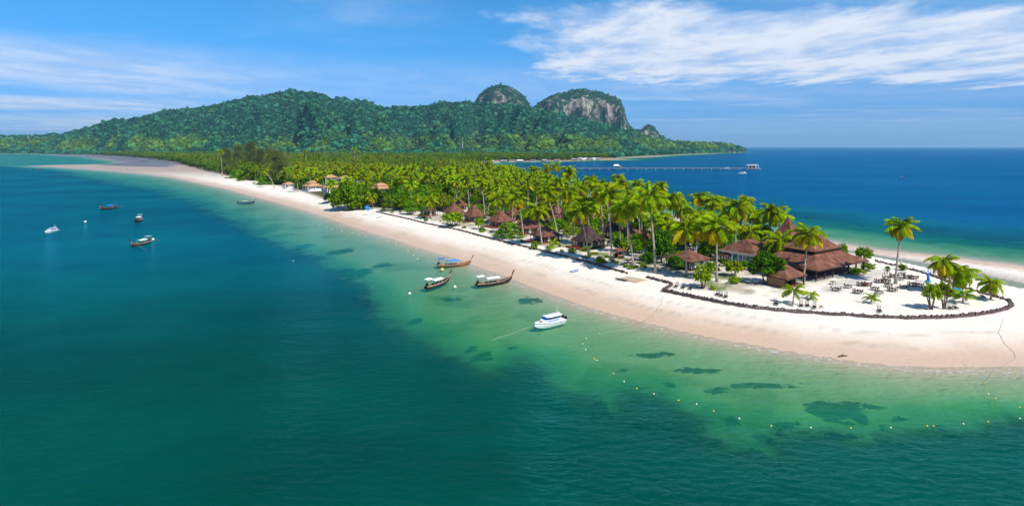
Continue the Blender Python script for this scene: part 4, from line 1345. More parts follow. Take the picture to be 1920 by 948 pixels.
def hip(mb, w_, d_, z0, rings, thick=0.16, cx=0.0, cy=0.0):
    """roof from rectangular rings (scale, height) over the eave rectangle w_ x d_"""
    R_ = []
    R_.append([(cx + sx * w_ / 2 * .985, cy + sy * d_ / 2 * .985, z0 - thick) for sx, sy in ((-1, -1), (1, -1), (1, 1), (-1, 1))])
    for s, h in rings:
        if isinstance(s, tuple):
            a, b_ = s
        else:
            a = b_ = s
        R_.append([(cx + sx * w_ / 2 * a, cy + sy * d_ / 2 * b_, z0 + h) for sx, sy in ((-1, -1), (1, -1), (1, 1), (-1, 1))])
    mb.loft(R_)
    return mb


def fascia(w_, d_, z, th=0.12, hh=0.22, cx=0.0, cy=0.0):
    mb = MB()
    mb.box(cx - w_ / 2 - .03, cx + w_ / 2 + .03, cy - d_ / 2 - th, cy - d_ / 2, z - hh, z - 0.01)
    mb.box(cx - w_ / 2 - .03, cx + w_ / 2 + .03, cy + d_ / 2, cy + d_ / 2 + th, z - hh, z - 0.01)
    mb.box(cx - w_ / 2 - th, cx - w_ / 2, cy - d_ / 2, cy + d_ / 2, z - hh, z - 0.01)
    mb.box(cx + w_ / 2, cx + w_ / 2 + th, cy - d_ / 2, cy + d_ / 2, z - hh, z - 0.01)
    return mb


def lounge_chair(loc, rz, label, mat='wood_dark', group=None, s=1.0):
    o = thing('sun_lounger', label, 'sun lounger', loc, rz, group)
    o.scale = (s, s, s)
    f = MB()
    for y in (-.3, .3):
        f.box(-.95, .55, y - .035, y + .035, .26, .34)
    f.box(-.99, -.93, -.33, .33, .26, .35)
    f.build('frame', mat, o)
    lg = MB().box(-.035, .035, -.035, .035, 0, .28).mesh('leg', mat)
    for x in (-.85, .45):
        for y in (-.3, .3):
            l = link('leg', lg, o); l.location = (x, y, 0)
    sl_ = MB().box(-.045, .045, -.3, .3, .345, .375).mesh('slat', mat)
    for k in range(9):
        q = link('slat', sl_, o); q.location = (-.85 + k * .15, 0, 0)
    bk = MB()
    for y in (-.28, .28):
        bk.obox((.78, y, .66), .9, .05, .05, 0, 0, -R(50))
    for k in range(5):
        bk.obox((.55 + k * .12, 0, .41 + k * .143), .05, .56, .03, 0, 0, -R(50))
    bk.build('backrest', mat, o)
    return o


def bungalow(px, py, w_, label, rh=4.2, eh=2.5, dark=False, deck=True, deckside=-1, d_=None, loungers=False, tier=False, seed=0):
    p = at(px, py)
    d_ = d_ or w_
    o = thing('bungalow', label, 'bungalow', p, ROT)
    rf = 'shingle_dark' if dark else 'shingle'
    ww, dd = w_ - 2.2, d_ - 2.2
    MB().box(-ww / 2, ww / 2, -dd / 2, dd / 2, 0.45, eh + .25).build('wall', 'plaster' if seed % 3 == 0 else 'wood_mid', o)
    pm = MB()
    pm.box(-ww / 2 - .25, ww / 2 + .25, -dd / 2 - .25, dd / 2 + .25, 0.0, 0.46)
    pm.build('plinth', 'wood_dark', o)
    rb = MB()
    if tier:
        hip(rb, w_, d_, eh, [(1, 0), (.72, rh * .26), (.52, rh * .46)])
        hip(rb, w_ * .62, d_ * .62, eh + rh * .5, [(1, 0), (.6, rh * .24), (.05, rh * .62)])
    else:
        hip(rb, w_, d_, eh, [(1, 0), (.70, rh * .24), (.42, rh * .52), (.20, rh * .80), (.03, rh)])
    rr = rb.build('roof', rf, o)
    fascia(w_, d_, eh - .02).build('fascia', 'wood_dark', rr)
    MB().lathe([(.14, 0), (.10, .3), (.02, .75)], 6, (0, 0, eh + rh * (1.1 if tier else .98))).build('finial', 'wood_dark', rr)
    post = MB().box(-.09, .09, -.09, .09, 0, eh).mesh('post', 'wood_dark')
    for sx in (-1, 1):
        for sy in (-1, 1):
            q = link('post', post, o); q.location = (sx * (w_ / 2 - .5), sy * (d_ / 2 - .5), 0)
    # front (towards the beach, local -x... -y) with glass doors, curtains between
    for k, ys in enumerate((-dd * .3, 0, dd * .3)):
        fw = MB().box(-ww / 2 - .09, -ww / 2 - .02, ys - dd * .13, ys + dd * .13, .5, eh - .1).build('door' if k == 1 else 'window', 'wood_dark', o)
        MB().box(-ww / 2 - .12, -ww / 2 - .10, ys - dd * .11, ys - .03, .62, eh - .25).build('pane', 'glass', fw)
        MB().box(-ww / 2 - .12, -ww / 2 - .10, ys + .03, ys + dd * .11, .62, eh - .25).build('pane', 'canvas' if k != 1 else 'glass', fw)
    for k, xs in enumerate((-ww * .28, ww * .22)):
        fw = MB().box(xs - ww * .15, xs + ww * .15, -dd / 2 - .09, -dd / 2 - .02, .9 if k else .5, eh - .1).build('window' if k else 'door', 'wood_dark', o)
        MB().box(xs - ww * .13, xs - .04, -dd / 2 - .12, -dd / 2 - .10, 1.0 if k else .62, eh - .25).build('pane', 'glass', fw)
        MB().box(xs + .04, xs + ww * .13, -dd / 2 - .12, -dd / 2 - .10, 1.0 if k else .62, eh - .25).build('pane', 'canvas', fw)
    if deck:
        dk = link('deck', None, o); dk.empty_display_size = .1
        x0, x1 = -w_ / 2 - 2.4, -ww / 2 - .3
        n_ = 11; bw = (x1 - x0) / n_
        bd = MB().box(0, bw * .93, -d_ / 2, d_ / 2 - .3, .36, .44).mesh('board', 'wood_red')
        for k in range(n_):
            q = link('board', bd, dk); q.location = (x0 + k * bw, 0, .004 * (k % 3))
        sk = MB()
        sk.box(x0 - .08, x0, -d_ / 2 - .05, d_ / 2 - .25, 0.02, .46)
        sk.box(x0 - .08, x1, -d_ / 2 - .13, -d_ / 2 - .05, 0.02, .46)
        sk.build('skirt', 'wood_red', dk)
    if loungers:
        for k, yo in enumerate((-1.2, .4)):
            q = p + Vector((math.cos(ROT) * (-w_ / 2 - 1.1) - math.sin(ROT) * yo, math.sin(ROT) * (-w_ / 2 - 1.1) + math.cos(ROT) * yo, .46))
            lounge_chair(q, ROT, ('left' if k else 'right') + ' red wood lounger on the deck of the ' + loungers, 'wood_red')
    return o


bungalow(851, 407, 8.6, 'first cone roofed bungalow half hidden by the light green tree', 4.6, deck=False, seed=1)
bungalow(889, 414, 8.8, 'second cone roofed bungalow with red deck and dark doorway', 4.9, seed=2)
bungalow(806, 404, 6.5, 'small dark hut with deck at the start of the wall', 3.0, dark=True, seed=1)
bungalow(862, 393, 7.5, 'back row bungalow roof peeking between the two cone roofs', 3.2, deck=False, seed=1)
bungalow(902, 396, 8.0, 'back row bungalow roof behind the second cone roof', 4.0, deck=False, seed=3)
bungalow(939, 424, 9.4, 'third bungalow with wide brown roof and red deck', 4.2, seed=2, loungers='third bungalow')
bungalow(989, 436, 10.2, 'fourth bungalow with brown roof behind leaning palm', 4.0, seed=1)
bungalow(1024, 452, 9.0, 'fifth bungalow with low brown roof and white curtains', 3.0, seed=2)
bungalow(1042, 422, 9.6, 'tall two tier roof of the back row behind the fifth bungalow', 6.0, tier=True, deck=False, seed=3)
bungalow(1103, 463, 8.6, 'dark roofed bungalow with red deck and two loungers', 5.0, dark=True, seed=4, loungers='dark roofed bungalow')
bungalow(1146, 444, 8.5, 'dark bungalow in shade behind the kiosk', 4.0, dark=True, deck=False, seed=1)
bungalow(1100, 420, 8.0, 'back row red brown roof behind the flowering shrub', 4.0, deck=False, seed=2)
bungalow(963, 412, 8.0, 'back row roof between the third and fourth bungalow', 4.0, deck=False, seed=2)
bungalow(1182, 452, 8.0, 'back row bungalow left of the small pavilion', 3.4, deck=False, seed=3)
bungalow(1291, 500, 9.6, 'low white walled hut with red brown roof behind a palm', 2.4, 2.6, deck=False, seed=3)
bungalow(1362, 490, 5.5, 'small red brown roofed hut left of the teal windowed hall', 2.0, 2.3, deck=False, seed=3)

# small open pavilion
p = at(1211, 464)
o = thing('pavilion', 'small open pavilion with steep red brown cone roof', 'pavilion', p, ROT)
rb = MB(); hip(rb, 4.6, 4.6, 2.3, [(1, 0), (.66, .9), (.34, 2.3), (.03, 3.9)]); rr = rb.build('roof', 'shingle', o)
fascia(4.6, 4.6, 2.28).build('fascia', 'wood_dark', rr)
ps = MB().box(-.1, .1, -.1, .1, 0, 2.3).mesh('post', 'wood_mid')
for sx in (-1, 1):
    for sy in (-1, 1):
        q = link('post', ps, o); q.location = (sx * 1.8, sy * 1.8, 0)
MB().box(-1.9, 1.9, -1.9, 1.9, 0, .3).build('floor_slab', 'wood_mid', o)
MB().box(-1.75, 1.75, 1.6, 1.75, .3, 1.1).build('railing', 'wood_mid', o)

# wooden kiosk
p = at(1161, 484)
o = thing('kiosk', 'open wooden kiosk with flat red brown roof by the golf carts', 'kiosk', p, ROT)
rb = MB(); hip(rb, 3.6, 2.8, 2.5, [(1, 0), (.55, .5), (.4, .55)]); rb.build('roof', 'shingle', o)
ps = MB().box(-.08, .08, -.08, .08, 0, 2.5).mesh('post', 'wood_mid')
for sx in (-1, 1):
    for sy in (-1, 1):
        q = link('post', ps, o); q.location = (sx * 1.4, sy * 1.05, 0)
MB().box(-1.3, 1.3, -.95, -.8, .1, 1.0).box(-1.3, 1.3, .6, .9, .1, 1.6).build('counter', 'wood_dark', o)
MB().box(-1.4, 1.4, -1.0, -.7, 1.02, 1.1).build('worktop', 'wood_pale', o)

# restaurant with two roof towers
zt = 1.9
o = thing('restaurant', 'large open restaurant with two tier red brown shingle roof', 'restaurant', (82.5, 164.5, zt), ROT)
rb = MB(); hip(rb, 26, 17.5, 2.95, [(1, 0), (.74, 1.35), (.46, 3.0)], .25); r1 = rb.build('lower_roof', 'shingle', o)
fascia(26, 17.5, 2.93, .15, .3).build('fascia', 'wood_dark', r1)
rb = MB(); hip(rb, 13.6, 9.3, 6.55, [(1, 0), (.62, 1.55), (.30, 3.4), ((.03, .03), 5.4)], .25); r2 = rb.build('upper_roof', 'shingle', o)
fascia(13.6, 9.3, 6.53, .15, .3).build('fascia', 'wood_dark', r2)
MB().box(-5.2, 5.2, -3.4, 3.4, 4.6, 6.5).build('clerestory', 'wood_dark', o)
ps = MB().box(-.16, .16, -.16, .16, 0, 2.9).mesh('post', 'wood_dark')
for k in range(7):
    for sy in (-1, 1):
        q = link('post', ps, o); q.location = (-12 + k * 4, sy * 7.9, 0)
for k in range(1, 4):
    for sx in (-1, 1):
        q = link('post', ps, o); q.location = (sx * 12, -7.9 + k * 3.95, 0)
MB().box(-12.6, 12.6, -8.3, 8.3, -.2, .18).build('floor_slab', 'concrete', o)
MB().box(-7, 7, 1.5, 1.8, .18, 2.9).box(-12, -11.8, -2, 6, .18, 2.7).build('wall', 'wood_dark', o)
rl = MB()
for k in range(6):
    if k != 2:
        rl.box(-11.8 + k * 4, -8.3 + k * 4, -8.0, -7.88, .75, .85)
        for j in range(8):
            rl.box(-11.7 + k * 4 + j * .45, -11.64 + k * 4 + j * .45, -7.97, -7.9, .2, .75)
rl.build('railing', 'wood_dark', o)
MB().box(-3.6, -.8, -9.6, -8.32, -.2, .05).box(-3.4, -1, -9.0, -8.34, .052, .14).build('step', 'concrete', o)
tb_in = MB()
o = thing('roof_tower_hall', 'rear hall with pointed red brown roof spire behind the restaurant', 'hall', (84.6, 183.0, zt), ROT)
rb = MB(); hip(rb, 15, 15, 3.2, [(1, 0), (.72, 1.4), (.45, 2.7)], .22); r1 = rb.build('lower_roof', 'shingle', o)
fascia(15, 15, 3.18, .15, .3).build('fascia', 'wood_dark', r1)
rb = MB(); hip(rb, 8.2, 8.2, 6.2, [(1, 0), (.66, 1.6), (.36, 3.6), (.02, 6.6)], .22); r2 = rb.build('upper_roof', 'shingle', o)
fascia(8.2, 8.2, 6.18, .15, .3).build('fascia', 'wood_dark', r2)
MB().box(-3, 3, -3, 3, 4.6, 6.2).build('clerestory', 'wood_dark', o)
MB().box(-6.4, 6.4, -6.4, 6.4, -.2, 3.2).build('wall', 'wood_mid', o)

# gazebo in front
p = Vector((67.6, 147.6, zt))
o = thing('gazebo', 'gazebo with low hipped brown roof before the restaurant', 'gazebo', p, ROT)
rb = MB(); hip(rb, 9.2, 6.0, 2.5, [(1, 0), (.5, 1.3), ((.1, .03), 2.5)]); rr = rb.build('roof', 'shingle', o)
fascia(9.2, 6.0, 2.48).build('fascia', 'wood_dark', rr)
ps = MB().box(-.13, .13, -.13, .13, 0, 2.5).mesh('post', 'wood_dark')
for sx in (-1, 0, 1):
    for sy in (-1, 1):
        q = link('post', ps, o); q.location = (sx * 3.9, sy * 2.4, 0)
MB().box(-4.2, 4.2, -2.7, 2.7, -.2, .2).build('floor_slab', 'wood_mid', o)
MB().box(-4.0, -3.85, -2.3, 2.3, .2, 2.3).box(-3.7, 0, 1.9, 2.1, .2, 2.3).build('screen_wall', 'wood_mid', o)
MB().box(.6, 2.6, -1.2, -.4, .2, 1.15).build('bar_counter', 'wood_dark', o)

# hall with teal windows
o = thing('reception_hall', 'cream hall with teal windows and hipped brown roof', 'hall', (69.5, 175.5, zt), ROT)
rb = MB(); hip(rb, 11.5, 11.5, 3.7, [(1, 0), (.55, 2.0), ((.30, .08), 3.2)]); rr = rb.build('roof', 'shingle', o)
fascia(11.5, 11.5, 3.68, .16, .5).build('fascia', 'plaster', rr)
MB().box(-4.9, 4.9, -4.9, 4.9, -.2, 3.6).build('wall', 'plaster', o)
for k in range(4):
    wn = MB().box(-4.99, -4.92, -4.5 + k * 2.3, -2.6 + k * 2.3, .4, 3.0).build('window', 'white_paint', o)
    MB().box(-5.03, -5.0, -4.4 + k * 2.3, -2.7 + k * 2.3, .5, 2.9).build('pane', 'glass_teal', wn)
    wn = MB().box(-4.5 + k * 2.3, -2.6 + k * 2.3, -4.99, -4.92, .4, 3.0).build('window', 'white_paint', o)
    MB().box(-4.4 + k * 2.3, -2.7 + k * 2.3, -5.03, -5.0, .5, 2.9).build('pane', 'glass_teal', wn)
ps = MB().lathe([(.3, -.2), (.3, .2), (.22, .3), (.2, 3.0), (.3, 3.2)], 10).mesh('column', 'white_paint')
for k in range(4):
    q = link('column', ps, o); q.location = (-5.4, -5.2 + k * 3.4, 0)

# orange roofed villas
def villa(px, py, w_, d_, label, eh=3.2, rh=2.6, two=True, mat='tile_orange'):
    p = at(px, py)
    o = thing('villa', label, 'villa', p, ROT + .12)
    rb = MB()
    hip(rb, w_, d_, eh, [(1, 0), (.56, rh * .5)])
    if two:
        hip(rb, w_ * .68, d_ * .62, eh + rh * .62, [(1, 0), ((.45, .06), rh * .5)])
    else:
        hip(rb, w_ * .57, d_ * .57, eh + rh * .5 + .02, [(1, 0), ((.4, .05), rh * .4)])
    rr = rb.build('roof', mat, o)
    fascia(w_, d_, eh - .02).build('fascia', 'wood_pale', rr)
    MB().box(-w_ / 2 + 2.4, w_ / 2 - .6, -d_ / 2 + 1.6, d_ / 2 - .6, .5, eh + .3).build('wall', 'white_paint', o)
    MB().box(-w_ / 2 + .3, w_ / 2 - .3, -d_ / 2 + .3, d_ / 2 - .3, 0, .5).build('plinth', 'white_paint', o)
    cm = MB().box(-.2, .2, -.2, .2, 0, eh).mesh('column', 'white_paint')
    for k in range(3):
        q = link('column', cm, o); q.location = (-w_ / 2 + .5, -d_ / 2 + .5 + k * (d_ - 1) / 2, 0)
    for k in range(1, 3):
        q = link('column', cm, o); q.location = (-w_ / 2 + .5 + k * (w_ - 1) / 2, -d_ / 2 + .5, 0)
    rl = MB()
    rl.box(-w_ / 2 + .42, -w_ / 2 + .56, -d_ / 2 + .7, d_ / 2 - .7, 1.25, 1.4)
    rl.build('railing', 'white_paint', o)
    for k in range(2):
        ys = -d_ * .16 + k * d_ * .36
        wn = MB().box(-w_ / 2 + 2.3, -w_ / 2 + 2.38, ys - .9, ys + .9, .55, eh - .3).build('door', 'wood_dark', o)
        MB().box(-w_ / 2 + 2.26, -w_ / 2 + 2.29, ys - .75, ys + .75, .7, eh - .45).build('pane', 'glass', wn)
    return o


villa(541, 353, 8, 7, 'small orange roofed pavilion villa beside the leaning beach palm', 3.6, 1.8, False)
villa(586, 358, 12, 11, 'orange roofed villa with white columns behind its palm', 4.2, 3.4)
villa(622, 361, 12, 10, 'orange two tier roofed villa left of the round shore tree', 4.2, 3.4)
villa(618, 346, 12, 9, 'rear orange roof highest among the villas', 6.6, 3.0, False)
villa(646, 348, 11, 9, 'rear orange roof right of the highest villa roof', 6.4, 2.6, False)
villa(678, 374, 9, 9, 'pale orange roof just right of the round shore tree', 4.0, 3.0, False)
villa(714, 368, 12, 10, 'wide orange roof among palms at the right of the villas', 5.6, 3.2)
villa(675, 348, 10, 8, 'rear orange roof half hidden by palms', 6.2, 2.4, False)
print('buildings ok')

# ------------------------------------------------------------------ garden between the bungalows
RFILL = [pl(x, y, 1.8) for x, y in [(838, 398), (905, 406), (960, 422), (1008, 434), (1060, 444), (1085, 454), (1140, 472), (1172, 478), (1205, 484), (1260, 494), (1330, 502),
         (1372, 502), (1425, 478), (1470, 478), (1470, 458), (1400, 445), (1300, 430), (1200, 408), (1100, 385), (1000, 360), (900, 372)]]
B_PX = [(851, 407, 6), (889, 414, 7), (862, 393, 5), (902, 396, 5), (939, 424, 7.5), (989, 436, 8), (1024, 452, 8), (1042, 422, 6), (1103, 463, 8), (1146, 444, 6), (1100, 420, 5),
        (963, 412, 5), (1182, 452, 5), (1291, 500, 7.5), (1362, 490, 5), (1211, 464, 5), (1161, 484, 4), (1177, 492, 4), (1190, 488, 4)]
bl = [(at(x, y).x, at(x, y).y, r_) for x, y, r_ in B_PX] + [(69.5, 175.5, 9), (82.5, 164.5, 16), (84.6, 183, 11)]
gx = np.array(RFILL)
n_sh = 0
for yy in np.arange(gx[:, 1].min(), gx[:, 1].max(), 5.0):
    for xx in np.arange(gx[:, 0].min(), gx[:, 0].max(), 5.0):
        x = xx + random.uniform(-2.2, 2.2); y = yy + random.uniform(-2.2, 2.2)
        if any((x - a) ** 2 + (y - b) ** 2 < c * c for a, b, c in bl): continue
        if sdist(np.array([x]), np.array([y]), gx)[0] < 0 or random.random() < .12: continue
        big = random.random() < .45
        kd = random.choices(['round', 'lime', 'dark', 'tier'], [4, 3, 2, 1])[0]
        h = random.uniform(3.2, 6.0) if big else random.uniform(1.2, 2.6)
        tree((x, y, gz(x, y)), h, random.uniform(2.2, 3.6) if big else random.uniform(1.0, 2.0), kd,
             {'round': 'mid green', 'lime': 'pale yellow green', 'dark': 'dark green', 'tier': 'layered green'}[kd] + (' garden tree ' if big else ' low shrub ') + near_mark(x, y),
             {'round': 'mid green', 'lime': 'pale', 'dark': 'dark', 'tier': 'layered'}[kd] + (' garden trees' if big else ' garden shrubs'), 'garden_tree' if big else 'garden_shrub',
             'tree' if big else 'shrub', 600 + n_sh, 2, .06)
        n_sh += 1
n_gp = 0
for k in range(400):
    x = random.uniform(gx[:, 0].min(), gx[:, 0].max()); y = random.uniform(gx[:, 1].min(), gx[:, 1].max())
    if n_gp >= 46 or sdist(np.array([x]), np.array([y]), gx)[0] < 1: continue
    if any((x - a) ** 2 + (y - b) ** 2 < (c * .8) ** 2 for a, b, c in bl) or any((x - a) ** 2 + (y - b) ** 2 < 16 for a, b in palm_xy): continue
    hgt_ = random.uniform(7, 14)
    o = thing('coconut_palm', ('short' if hgt_ < 9.5 else 'middling' if hgt_ < 12 else 'tall') + ' garden palm ' + near_mark(x, y), 'palm tree', (x, y, gz(x, y)), random.uniform(0, 6.28), 'garden palms')
    tm, (ox, oy) = random.choice(TRUNKS)
    tk = link('trunk', tm, o); tk.scale = (1.1, 1.1, hgt_ / 10); tk.location = (0, 0, -.2)
    c = link('crown', random.choice(PALM_CROWNS), o); c.location = (ox * 1.1, oy * 1.1, hgt_ - .2)
    s = random.uniform(.85, 1.05); c.scale = (s, s, s); c.rotation_euler = (random.uniform(-.2, .2), random.uniform(-.2, .2), random.uniform(0, 6.28))
    palm_xy.append((x, y)); n_gp += 1
print('garden', n_sh, n_gp)
# low plants right behind the wall
n_lp = 0
for k in range(60):
    i = random.randrange(len(W1) - 1); t_ = random.random()
    a, b_ = W1[i], W1[i + 1]
    x = a[0] + (b_[0] - a[0]) * t_; y = a[1] + (b_[1] - a[1]) * t_
    o_ = random.uniform(1.5, 9)
    x += .83 * o_; y += .56 * o_
    if any((x - q[0]) ** 2 + (y - q[1]) ** 2 < (q[2] * .8) ** 2 for q in bl): continue
    tree((x, y, gz(x, y)), random.uniform(.5, 1.2), random.uniform(.5, 1.3), random.choice(['lime', 'round', 'lime']), 'low creeping plant behind the wall ' + near_mark(x, y), 'creeping plants behind the wall',
         'creeping_plant', 'plant', 900 + k, 2, .0)

# ------------------------------------------------------------------ boats
def hull_mesh(name, mat, st, th=.06):
    """stations (x, half width, gunwale z, keel z), open on top with an inner skin"""
    rings = []
    for x, w_, zg, zk in st:
        w_ = max(w_, .03)
        out = [(x, -w_, zg), (x, -w_ * .92, zg * .55 + zk * .45), (x, -w_ * .6, zg * .12 + zk * .88), (x, 0, zk), (x, w_ * .6, zg * .12 + zk * .88), (x, w_ * .92, zg * .55 + zk * .45), (x, w_, zg)]
        wi = max(w_ - th, .012); zf = max(zk + .12, min(zg - .06, .12))
        inn = [(x, wi, zg - .005), (x, wi * .85, zf), (x, -wi * .85, zf), (x, -wi, zg - .005)]
        rings.append(out + inn)
    mb = MB(); mb.loft(rings)
    return mb


LT_ST = [(-5.0, .55, .62, .05), (-4.4, .72, .60, -.12), (-3, .90, .56, -.22), (-1, 1.0, .56, -.26), (1, .96, .62, -.26), (2.8, .76, .80, -.22), (4.1, .48, 1.08, -.08), (5.0, .22, 1.42, .22), (5.5, .08, 1.72, .75)]


def longtail(loc, rz, label, hull='wood_mid', trim='wood_pale', canopy='canvas', inner='yellow_paint', rear_awn=True, mast=False, s=1.0, tail=1, simple_=False, group=None, cloth=True):
    o = thing('longtail_boat', label, 'boat', loc, rz, group)
    o.scale = (s, s, s)
    hull_mesh('hull', hull, LT_ST).build('hull', hull, o, False)
    g = MB()
    for sd in (-1, 1):
        g.tube([(x, sd * w_, zg + .03) for x, w_, zg, zk in LT_ST], .065, 5)
    g.build('gunwale', trim, o)
    pr = MB()
    pr.loft([[(x - .13, -w_, z), (x + .13, -w_, z), (x + .13, w_, z), (x - .13, w_, z)] for x, w_, z in ((5.35, .09, .9), (5.55, .10, 1.75), (5.82, .11, 2.3), (6.1, .12, 2.8), (6.28, .14, 3.05))])
    po = pr.build('prow', hull if not simple_ else 'wood_dark', o)
    if cloth:
        rb = MB()
        for k, dz_ in enumerate((0, .16, .3)):
            rb.lathe([(.17, 0), (.20, .06), (.17, .12)], 8, (5.5 + dz_ * .4, 0, 1.62 + dz_))
        rb.tube([(5.5, .12, 1.7), (5.45, .2, 1.1), (5.3, .2, .6)], .07, 4)
        rb.build('ribbon', 'pink_cloth', po)
    if simple_:
        MB().box(-3.2, -1.2, -.6, .6, .5, 1.5).build('cabin', 'wood_weather', o)
        return o
    for x in (-3.9, -2.6, 1.6, 2.7):
        MB().box(x - .16, x + .16, -.78 if abs(x) < 3 else -.62, .78 if abs(x) < 3 else .62, .40, .46).build('bench', trim, o)
    MB().box(-2.2, 1.3, -.80, .80, .13, .36).build('deck', inner, o)
    # canopy on posts
    if canopy:
        pm = MB().box(-.03, .03, -.03, .03, 0, 1.25).mesh('canopy_post', 'wood_pale')
        for x in (-1.9, -.3, 1.3):
            for y in (-.78, .78):
                q = link('canopy_post', pm, o); q.location = (x, y, .5)
        cp = MB(); rings = []
        for x in (-2.1, -1.2, 0, 1.0, 1.6):
            rings.append([(x, y, 1.72 + .18 * (1 - (y / .95) ** 2)) for y in (-.95, -.6, -.2, .2, .6, .95)] + [(x, y, 1.66 + .18 * (1 - (y / .95) ** 2)) for y in (.95, .6, .2, -.2, -.6, -.95)])
        cp.loft(rings); cp.build('canopy', canopy, o)
    if rear_awn:
        aw = link('rear_awning', None, o); aw.empty_display_size = .1
        am = MB(); am.obox((-3.7, 0, 2.45), 2.0, 1.5, .06, 0, .05, -.06); am.build('awning_cloth', 'canvas' if canopy != 'blue_tarp' else 'blue_paint', aw)
        pp = MB()
        for x in (-4.4, -3.4):
            for y in (-.5, .5):
                pp.box(x - .025, x + .025, y - .025, y + .025, .5, 2.42)
        pp.build('awning_posts', 'wood_pale', aw)
    en = MB()
    en.obox((-4.5, 0, 1.0), .75, .42, .5, 0, 0, .1); en.obox((-4.45, 0, 1.32), .4, .3, .2); en.lathe([(.14, 0), (.16, .2), (.05, .3)], 8, (-4.2, .1, 1.3))
    en.tube([(-4.5, 0, .5), (-4.5, 0, .8)], .07, 6)
    eo = en.build('engine', 'black_metal', o)
    tl = MB()
    tl.tube([(-4.8, 0, 1.0), (-7.0, 0 + .15 * tail, .62), (-9.0, .3 * tail, .25)], .05, 5)
    tl.obox((-9.05, .3 * tail, .22), .06, .42, .10); tl.obox((-9.05, .3 * tail, .22), .06, .10, .42)
    tl.build('tail_shaft', 'wood_weather', eo)
    rnd = random.Random(int(loc[0] * 7))
    for k in range(4):
        cg = MB(); cg.obox((rnd.uniform(-3.4, 2.4), rnd.uniform(-.4, .4), .56), rnd.uniform(.25, .5), rnd.uniform(.2, .4), .3, rnd.uniform(0, 3))
        cg.build('cargo', rnd.choice(['orange_paint', 'red_paint', 'blue_paint', 'wood_dark']), o)
    if mast:
        MB().tube([(-1.9, .3, .5), (-1.8, .35, 4.2)], .03, 5).tube([(-4.2, .2, 1.5), (-4.3, .2, 3.6)], .03, 5).tube([(.8, 0, 1.8), (.9, .1, 2.9)], .025, 5).build('mast', 'wood_pale', o)
    return o


def wpt(px, py, z=0.0):
    x, y = pl(px, py, z)
    return Vector((x, y, z))


longtail(wpt(850, 498.5, .05), R(18), 'orange brown longtail boat with blue tarp canopy nosing the beach', 'wood_mid', 'wood_pale', 'blue_tarp', 'wood_pale', True, True, 1.0)
longtail(wpt(820, 535, 0), R(60), 'dark brown longtail boat with white canopy pointing away from the beach boats', 'wood_dark', 'wood_pale', 'canvas', 'yellow_paint', True, False, .98)
longtail(wpt(925, 532.5, .05), R(31), 'long dark hulled longtail boat with rounded white canopy at the beach', 'wood_dark', 'wood_pale', 'canvas', 'yellow_paint', True, False, 1.02, cloth=False)
longtail(wpt(460, 381.5, 0), R(10), 'lone longtail boat with pale canopy off the far beach', 'wood_dark', 'blue_paint', 'wood_pale', 'yellow_paint', False, False, 1.0)
longtail(wpt(204, 392, 0), R(268), 'black longtail boat with bright blue cabin roof in deep water', 'wood_dark', 'wood_mid', 'blue_tarp', 'blue_paint', True, False, 1.3)
longtail(wpt(259, 415, 0), R(292), 'small brown longtail boat seen bow on with white roof', 'wood_dark', 'orange_paint', 'canvas', 'orange_paint', True, False, 1.2, cloth=False)
longtail(wpt(265, 459, 0), R(269), 'brown longtail boat with white roofs nearest of the deep water boats', 'wood_dark', 'wood_pale', 'canvas', 'yellow_paint', True, False, 1.08)
longtail(wpt(73, 317, 0), R(250), 'small grey fishing boat off the far left sandbar', 'wood_weather', 'wood_pale', None, 'wood_pale', False, False, .9, simple_=True)
longtail(wpt(246, 320.5, .15), R(182), 'dark longtail boat stranded on the far sandbar', 'wood_dark', 'wood_dark', None, 'wood_dark', False, False, .95, simple_=True, cloth=False)
MUDB = [(176, 292), (195, 292), (203, 293), (212, 291), (222, 292.5), (228, 293.5), (240, 294), (247, 295), (255, 294.5), (262, 294), (268, 294), (252, 298), (272, 302.5), (281, 299), (288, 298.5)]
for i, (x, y) in enumerate(MUDB):
    longtail(wpt(x, y, .1), R(random.uniform(-30, 40)) + (math.pi if i % 3 == 0 else 0), ['dark', 'blue', 'grey'][i % 3] + ' fishing boat on the distant mud flat ' + ('by the pale shed' if x < 215 else 'in the middle of the row' if x < 250 else 'by the long boat shed' if y < 297 else 'nearest the sand bar'), ['wood_dark', 'blue_paint', 'wood_weather'][i % 3], 'wood_pale', None, 'wood_dark',
             False, False, 1.5, simple_=True, cloth=False, group='fishing boats on the mud flat')


